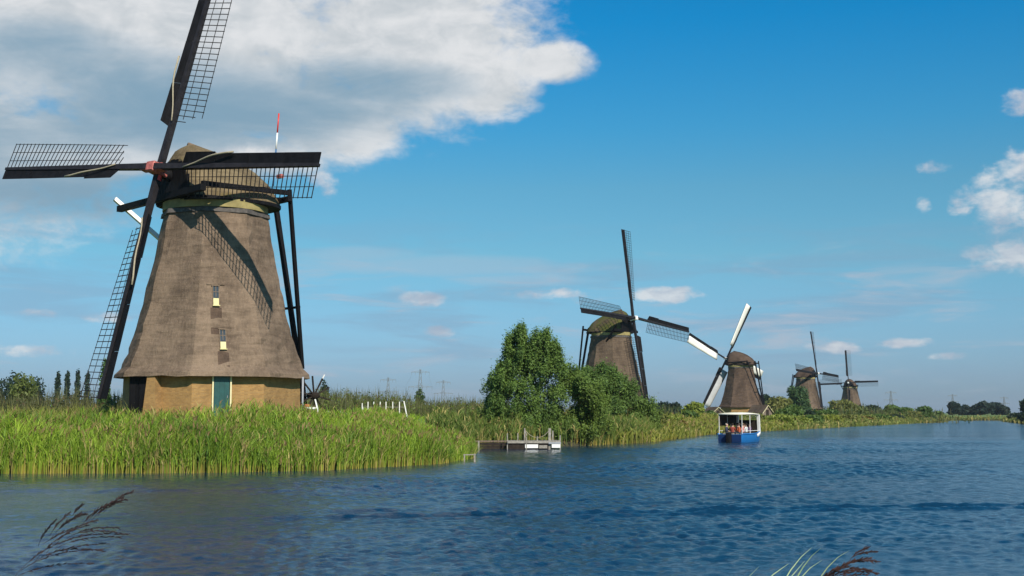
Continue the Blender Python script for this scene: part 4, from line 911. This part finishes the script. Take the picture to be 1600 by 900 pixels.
# ------------------------------------------------------------------ pylons and their wires
PY = []
def pylon(px, top, d, lab, s=1.0):
    x = at(px, d); z = gz1(x, d); Hh = EYE + (645 - top) / FPX * d - z; t = thing('pylon', (x, d, z), lab, 'pylon', 'power pylons on the horizon'); w0 = 3.6 * s; k = .34 * s * d / 1500
    b = MB(); lv = [0, .22, .42, .58, .72, .84, 1.0]; wd = lambda f: (w0 * (1 - f) ** 1.1 + .55)
    for a, c in ((-1, -1), (1, -1), (1, 1), (-1, 1)):
        for f0, f1 in zip(lv[:-1], lv[1:]): b.beam((a * wd(f0), c * wd(f0), f0 * Hh), (a * wd(f1), c * wd(f1), f1 * Hh), k, k)
    for f0, f1 in zip(lv[:-1], lv[1:]):
        for c in (-1, 1):
            b.beam((-wd(f0), c * wd(f0), f0 * Hh), (wd(f1), c * wd(f1), f1 * Hh), k * .6, k * .6); b.beam((wd(f0), c * wd(f0), f0 * Hh), (-wd(f1), c * wd(f1), f1 * Hh), k * .6, k * .6)
    b.build('tower', M['steel'], t)
    for f, hw in ((.93, 9.5 * s), (.60, 12.5 * s)):
        c = MB(); zz = f * Hh
        for sg in (-1, 1):
            c.beam((0, 0, zz + 1.5 * s), (sg * hw, 0, zz), k, k); c.beam((0, 0, zz - .6 * s), (sg * hw, 0, zz), k, k)
            for q in (.35, .7): c.beam((sg * hw * q, 0, zz - .6 * s * (1 - q)), (sg * hw * (q - .2), 0, zz + 1.5 * s * (1.2 - q)), k * .7, k * .7)
        arm = c.build('cross_arm', M['steel'], t)
        ins = MB()
        for sg in (-1, 1):
            for q in (.98, .55): ins.beam((sg * hw * q, 0, zz), (sg * hw * q, 0, zz - 3 * s), k * .8, k * .8)
        ins.build('insulators', M['steel'], arm)
    PY.append((x, d, z, Hh, s)); return t
pylon(607, 590, 1560, 'left power pylon above the scrub right of the large windmill')
pylon(657, 577, 1330, 'tallest power pylon, middle of the three by the scrub')
pylon(693, 594, 1700, 'pylon nearest the tall willow, right one of the three by the scrub')
pylon(1390, 611, 2300, 'pylon just right of the smallest windmill')
pylon(1486, 616, 2700, 'pylon rising behind the left end of the far grove')
pylon(1566, 620, 3000, 'faint pylon behind the right end of the far grove')
def wire(p, q, lab, sag, r):
    P, Q = Vector(p), Vector(q); pts = [P.lerp(Q, k / 14) - Vector((0, 0, sag * 4 * (k / 14) * (1 - k / 14))) for k in range(15)]
    return tag(MB().tube(pts, r, 4).build('power_line', M['steel'], None, True), lab, 'power line', 'power lines between the pylons')
for a, b, nm in ((0, 1, 'left and middle'), (1, 2, 'middle and right'), (3, 4, 'windmill and grove'), (4, 5, 'grove left and grove right')):
    for f, w, nm2 in ((.93, 9, 'upper'), (.60, 12, 'lower')):
        pa, pb = PY[a], PY[b]
        wire((pa[0] + w, pa[1], pa[2] + f * pa[3] - 3), (pb[0] - w, pb[1], pb[2] + f * pb[3] - 3), '%s sagging power line between the %s pylons' % (nm2, nm), 9, .05)

# ------------------------------------------------------------------ the boat and the people in it
def person(name, loc, rz, label, top, trousers, hair, seed, lean=0.0, skin=(0.55, 0.33, 0.24)):
    g = random.Random(seed); t = thing(name, loc, label, 'person', 'passengers in the boat', rz)
    V = []; Ed = []; Rd = []
    def add(p, r, par=None):
        V.append(Vector(p)); Rd.append(r)
        if par is not None: Ed.append((par, len(V) - 1))
        return len(V) - 1
    # seated: pelvis at 0.46, facing -y
    pel = add((0, 0, .50), .135); wa = add((0, -.01 + lean * .1, .66), .125, pel); ch = add((0, -.02 + lean * .3, .86), .15, wa); nk = add((0, -.03 + lean * .4, 1.02), .06, ch)
    jaw = add((0, -.06 + lean * .45, 1.11), .075, nk); hd = add((0, -.04 + lean * .48, 1.21), .10, jaw); cr = add((0, -.02 + lean * .5, 1.28), .075, hd)
    nose = add((0, -.16 + lean * .48, 1.18), .016, hd)
    for s in (-1, 1):
        ear = add((s * .095, -.03 + lean * .48, 1.19), .02, hd)
        sh = add((s * .19, -.02 + lean * .36, .95), .062, ch); el = add((s * .25, -.10 + lean * .2, .70), .043, sh); wr = add((s * .15, -.32, .62), .03, el); pa = add((s * .13, -.38, .60), .032, wr)
        for k in range(4): f = add((s * .13 + (k - 1.5) * .018, -.435, .595), .0085, pa); add((s * .13 + (k - 1.5) * .019, -.46 - .006 * (k in (1, 2)), .575), .0075, f)
        th = add((s * .13 - s * .035, -.395, .61), .009, pa); add((s * .13 - s * .05, -.425, .60), .008, th)
        hp = add((s * .10, -.04, .48), .10, pel); kn = add((s * .13, -.44, .50), .066, hp); an = add((s * .13, -.42, .09), .042, kn); add((s * .14, -.56, .05), .036, an)
    me = bpy.data.meshes.new('body'); me.from_pydata([tuple(v) for v in V], Ed, []); o = bpy.data.objects.new('body', me); COL.objects.link(o)
    sk = o.modifiers.new('skin', 'SKIN'); sl = me.skin_vertices[0].data
    for i, r in enumerate(Rd): sl[i].radius = (r, r)
    sl[0].use_root = True
    ss = o.modifiers.new('sub', 'SUBSURF'); ss.levels = 1; ss.render_levels = 1
    dg = bpy.context.evaluated_depsgraph_get(); m2 = bpy.data.meshes.new_from_object(o.evaluated_get(dg)); o.modifiers.clear(); o.data = m2; bpy.data.meshes.remove(me)
    ms = [simple('skin', skin, .5, .1), simple('shirt', top, .85, .15), simple('trousers', trousers, .85, .15)]
    m2.materials.clear(); [m2.materials.append(m) for m in ms]
    for p in m2.polygons:
        c = p.center; p.use_smooth = True
        p.material_index = 0 if (c.z > 1.0 or (c.y < -.24 and .56 < c.z < .72 and abs(c.x) < .24 and c.y < -.27 and c.z > .545)) else (1 if c.z > .57 else 2)
    o.parent = t
    hb = MB(); c0 = Vector((0, -.005 + lean * .5, 1.235)); rg = []
    for i in range(6):
        f = i / 5; zz = -.06 + .165 * f; rr = .118 * math.sqrt(max(.05, 1 - (max(0, zz) / .112) ** 2)); rg.append([c0 + Vector((rr * math.cos(q * math.pi / 5), rr * math.sin(q * math.pi / 5) * (1.0 if math.sin(q * math.pi / 5) > 0 else (.35 if i < 2 else .8 if i < 3 else 1.0)), zz)) for q in range(10)])
    hb.loft(rg).build('hair', simple('hair', hair, .7, .2), t, True)
    return t

def boat():
    x, y = at(1157, 115.5), 115.5; rz = R(-33)         # bow points away to the right
    t = thing('tour_boat', (x, y, 0), 'blue and white open tour boat with flat canopy on the canal', 'boat', None, rz)
    # local +y = bow; length 6.2, beam 2.5
    st = [(-2.7, 1.12, .72, -.32), (-2.3, 1.2, .72, -.36), (-1.0, 1.26, .72, -.38), (.6, 1.22, .76, -.36), (1.8, 1.0, .9, -.3), (2.7, .62, 1.08, -.18), (3.3, .10, 1.2, .0)]
    def sec(yy, w, top, bot): return [(-w, yy, top), (-w * .93, yy, .12), (-w * .62, yy, bot), (w * .62, yy, bot), (w * .93, yy, .12), (w, yy, top)]
    h = MB(); h.loft([sec(*s) for s in st], True, close=False)
    inner = [[(-s[1] + .09, s[0], s[2] - .02), (-s[1] * .7, s[0], .05), (s[1] * .7, s[0], .05), (s[1] - .09, s[0], s[2] - .02)] for s in st[:-1]]
    h2 = MB(); h2.loft([[(a[0], a[1], a[2]) for a in r] for r in inner], True, close=False)
    hull = h.build('hull', M['hull_blue'], t, True); hull.data.set_sharp_from_angle(angle=R(40))
    h2.build('deck', M['weathered'], t)
    MB().box((-1.08, -2.76, .02), (1.08, -2.69, .68)).build('transom', M['hull_shaded'], t)
    for s in (-1, 1):
        MB().tube([(s * q[1], q[0], q[2] + (.03 if q[0] < 1 else .08)) for q in st], .055, 6).build('gunwale', M['hull_blue' if s else 'white'], t, True)
        b = MB(); r0 = [(s * (q[1] + .015), q[0], q[2] + .02) for q in st[3:]]; r1 = [(s * (q[1] + .03), q[0], q[2] - .30) for q in st[3:]]
        b.loft([[a, c, (c[0] - s * .03, c[1], c[2]), (a[0] - s * .03, a[1], a[2])] for a, c in zip(r0, r1)]); b.build('bow_band', M['white'], t, True)
    b = MB(); 
    b.loft([[(-w, yy, 2.42 + dz), (-w, yy, 2.50 + dz), (-w * .5, yy, 2.57 + dz), (0, yy, 2.60 + dz), (w * .5, yy, 2.57 + dz), (w, yy, 2.50 + dz), (w, yy, 2.42 + dz)] for yy, w, dz in ((-2.6, 1.12, 0), (-2.55, 1.15, .02), (0, 1.16, .05), (1.35, 1.12, .0), (1.45, 1.05, -.03))])
    b.build('canopy', simple('cream_canvas', (.74, .70, .56), .8, .08, 2), t, True)
    for s in (-1, 1):
        for yy in (-2.5, -.7): MB().beam((s * 1.08, yy, .7), (s * 1.08, yy, 2.44), .045, .045, (1, 0, 0)).build('canopy_post', M['white'], t)
        MB().beam((s * 1.0, 1.55, .75), (s * 1.02, 1.38, 2.44), .24, .14, (1, 0, 0)).build('windscreen_post', M['white'], t)
        for z in (1.02,): MB().beam((s * 1.09, -2.5, z), (s * 1.09, 1.5, z), .035, .035).build('side_rail', M['white'], t)
        MB().box((s * .62 - .22, -2.3, .72), (s * .62 + .22, 1.0, .8)).build('bench', M['weathered'], t)
    MB().box((-.2, -2.4, .72), (.2, 1.0, .8)).build('bench', M['weathered'], t)
    MB().box((-1.12, -2.45, 1.45), (-1.09, 1.35, 2.42)).build('shade_panel', M['dark_wood'], t)  # dark panel added on the far side to darken the interior
    MB().box((-1.0, 1.60, .55), (1.0, 1.64, 1.25)).build('dashboard', M['white'], t)
    MB().box((-.98, 1.50, .5), (.98, 1.56, 1.95)).build('shade_bulkhead', M['dark_wood'], t)  # dark board across the bow end, added to deepen the interior's shade
    MB().beam((-1.02, 1.62, 1.3), (1.02, 1.62, 1.3), .05, .05).build('windscreen_rail', M['white'], t)
    m, nt, bb = new_mat('windscreen_glass'); bb.inputs['Base Color'].default_value = (.75, .85, .88, 1); bb.inputs['Roughness'].default_value = .03; bb.inputs['Transmission Weight'].default_value = .95; bb.inputs['IOR'].default_value = 1.1
    MB().box((-1.0, 1.612, 1.33), (1.0, 1.622, 2.35)).build('windscreen', m, t)
    MB().box((-.22, -3.15, -.2), (.22, -2.77, .85)).build('outboard_motor', M['black'], t, bevel=.05)
    c, s_ = math.cos(rz), math.sin(rz); W_ = lambda lx, ly: (x + lx * c - ly * s_, y + lx * s_ + ly * c, .36)
    # everyone is seated on the side benches, or aft, facing inboard
    ppl = [(.62, -2.0, R(-90), 'seated passenger in rust orange top at the stern of the boat', (.42, .09, .03), (.05, .05, .07), (.05, .03, .02)),
           (.62, -1.2, R(-90), 'seated passenger in pink shirt beside the rust orange one', (.55, .22, .2), (.08, .08, .1), (.10, .06, .03)),
           (.62, -.4, R(-90), 'seated passenger in white shirt at the middle of the boat', (.7, .7, .68), (.1, .1, .12), (.03, .025, .02)),
           (.62, .4, R(-90), 'seated passenger in purple top near the windscreen', (.10, .04, .13), (.05, .05, .06), (.03, .02, .02)),
           (-.62, -2.0, R(90), 'seated passenger in dark navy coat at the shaded stern corner', (.03, .035, .07), (.04, .04, .05), (.30, .26, .22)),
           (-.62, -1.0, R(90), 'seated passenger in black top on the far bench', (.02, .02, .025), (.04, .04, .05), (.06, .04, .03)),
           (0.0, -2.1, R(180), 'seated passenger in brick red shirt in the middle of the stern', (.30, .06, .04), (.05, .05, .07), (.02, .015, .01)),
           (0.0, -.9, R(180), 'seated passenger in dark brown jacket in the middle of the boat', (.05, .03, .025), (.04, .04, .05), (.02, .015, .015)),
           (0.0, .4, R(180), 'seated helmsman in dark shirt behind the windscreen', (.03, .03, .05), (.03, .03, .04), (.03, .02, .02)),
           (-.62, .2, R(90), 'seated passenger in grey top on the far bench', (.22, .22, .24), (.04, .05, .08), (.09, .06, .04))]
    for i, (lx, ly, r_, lab, a, b_, hr) in enumerate(ppl): person('person', W_(lx, ly), rz + r_, lab, a, b_, hr, i, lean=-.02 + .05 * (i % 2))
boat()

# ------------------------------------------------------------------ reed stalks on the near bank
def stalk(name, px, py, d, base, n, length, label, col, lean, seed, leafy_=False, droop=1.0):
    """a plumed reed: stem from the bank, side branches of fine drooping spikelets; tip at the given bearing"""
    g = np.random.default_rng(seed); tip = Vector((at(px, d), d, EYE + (645 - py) / FPX * d)); b = Vector(base)
    t = thing(name, b, label, 'reed', 'plumed reeds on the near bank')
    P = []
    for k in range(13):
        f = k / 12; p = b.lerp(tip, f); p.x = b.x + (tip.x - b.x) * f ** lean; P.append(p - b)
    MB().tube(P[:10], .004, 6, .0022).build('stem', M['old_wood'] if not leafy_ else M['rope'], t, True)
    parts = []; top = P[-1]; axis = (P[-1] - P[-3]).normalized()
    for i in range(n):
        f = i / n; o = top - axis * (length * (1 - f) ); o += Vector(g.normal(0, .002, 3)); sp_ = length * (.62 - .45 * f)
        a = g.uniform(-1, 1); side = Vector((axis.z, 0, -axis.x)) * a * .55 + Vector((0, g.normal(0, .3), 0))
        d0 = (axis * 1.0 + side).normalized(); m = 12; pts = []
        for q in range(m + 1):
            u_ = q / m; pts.append(o + d0 * (sp_ * u_) + Vector((.25 * u_ * u_, 0, -.30 * u_ * u_ * droop)) * sp_)
        for q in range(m):
            A_, B_ = pts[q], pts[q + 1]
            parts.append((A_, B_, .0009))
            if q > 2:
                for s in range(3):
                    e = A_ + (B_ - A_) * g.random(); dd = Vector(g.normal(0, 1, 3)).normalized() * .5 + (B_ - A_).normalized(); parts.append((e, e + dd.normalized() * g.uniform(.007, .015), .0017))
    V = []; F = []; C = []; o = 0
    for A_, B_, w in parts:
        sd = (B_ - A_).cross(Vector((0, 1, 0)))
        if sd.length < 1e-6: sd = Vector((1, 0, 0))
        sd = sd.normalized() * w; V += [A_ - sd, A_ + sd, B_ + sd * .5, B_ - sd * .5]; F.append((o, o + 1, o + 2, o + 3)); o += 4
        C += [np.array(col) * g.uniform(.6, 1.5)] * 4
    raw_mesh('plume', np.array([tuple(v) for v in V]), np.array(F), M['plume'], t, np.array(C))
    return t
stalk('reed_plume', 190, 783, 4.2, (-1.78, 4.15, 1.0), 17, .42, 'dark drooping reed plume rising highest at the lower left corner', (.035, .022, .022), 5.0, 3)
stalk('reed_plume', 131, 797, 4.0, (-1.76, 3.95, 1.0), 7, .16, 'thin bare reed tip left of the dark plume', (.03, .022, .022), 4.5, 4, droop=.2)
stalk('reed_plume', 1330, 863, 3.8, (.74, 3.75, 1.0), 24, .34, 'dark red brown reed plume at the bottom edge on the right', (.05, .024, .022), 10.0, 5)
def green_reed():
    t = thing('reed_leaves', (.55, 3.6, 1.05), 'pale green reed leaves at the bottom edge beside the red brown plume', 'reed', 'plumed reeds on the near bank'); g = np.random.default_rng(9)
    d = 3.6
    for (px, py, px0, py0, w) in ((1262, 851, 1232, 868, 5), (1276, 852, 1258, 868, 5), (1319, 856, 1290, 866, 5), (1276, 871, 1248, 884, 5), (1225, 876, 1185, 896, 8), (1250, 872, 1215, 905, 7), (1180, 880, 1150, 905, 4), (1240, 890, 1222, 915, 6)):
        tip = Vector((at(px, d), 0, EYE + (645 - py) / FPX * d - 1.05)) - Vector((.55, 0, 0)); mid = Vector((at(px0, d) - .55, g.normal(0, .03), EYE + (645 - py0) / FPX * d - 1.05))
        root = Vector((mid.x - .30 + g.normal(0, .03), g.normal(0, .05), -.05)); ww = w / FPX * d * .34; P1 = tip - (tip - mid) * 4.5
        pts = []
        for k in range(15):
            u_ = k / 14; pts.append(root * (1 - u_) ** 2 + P1 * 2 * u_ * (1 - u_) + tip * u_ ** 2)
        pts[-1] = tip
        V = []; 
        for k, p in enumerate(pts):
            dd = (pts[min(k + 1, 14)] - pts[max(k - 1, 0)]).normalized(); sd = dd.cross(Vector((0, 1, 0))).normalized() * ww * (math.sin(math.pi * min(1, .18 + k / 14 * .82)) + .05); V += [p - sd, p + sd]
        F = [(2 * k, 2 * k + 1, 2 * k + 3, 2 * k + 2) for k in range(14)]; c = np.tile(np.array((.46, .52, .26)) * g.uniform(.6, 1.2), (len(V), 1))
        raw_mesh('leaf', np.array([tuple(v) for v in V]), np.array(F), M['reed'], t, c)
green_reed()

# ------------------------------------------------------------------ the moist air over the polder
def haze():
    m = bpy.data.materials.new('haze_air'); m.use_nodes = True; nt = m.node_tree; nt.nodes.clear()
    out = nt.nodes.new('ShaderNodeOutputMaterial'); v = nt.nodes.new('ShaderNodeVolumePrincipled')
    v.inputs['Color'].default_value = (0.80, 0.88, 0.96, 1); v.inputs['Density'].default_value = 0.00009; v.inputs['Anisotropy'].default_value = 0.2
    link(nt, v.outputs[0], out.inputs['Volume'])
    o = MB().box((-9500, -9500, -2.4), (9500, 9500, 75)).build('haze', m); tag(o, kind='stuff')
haze()
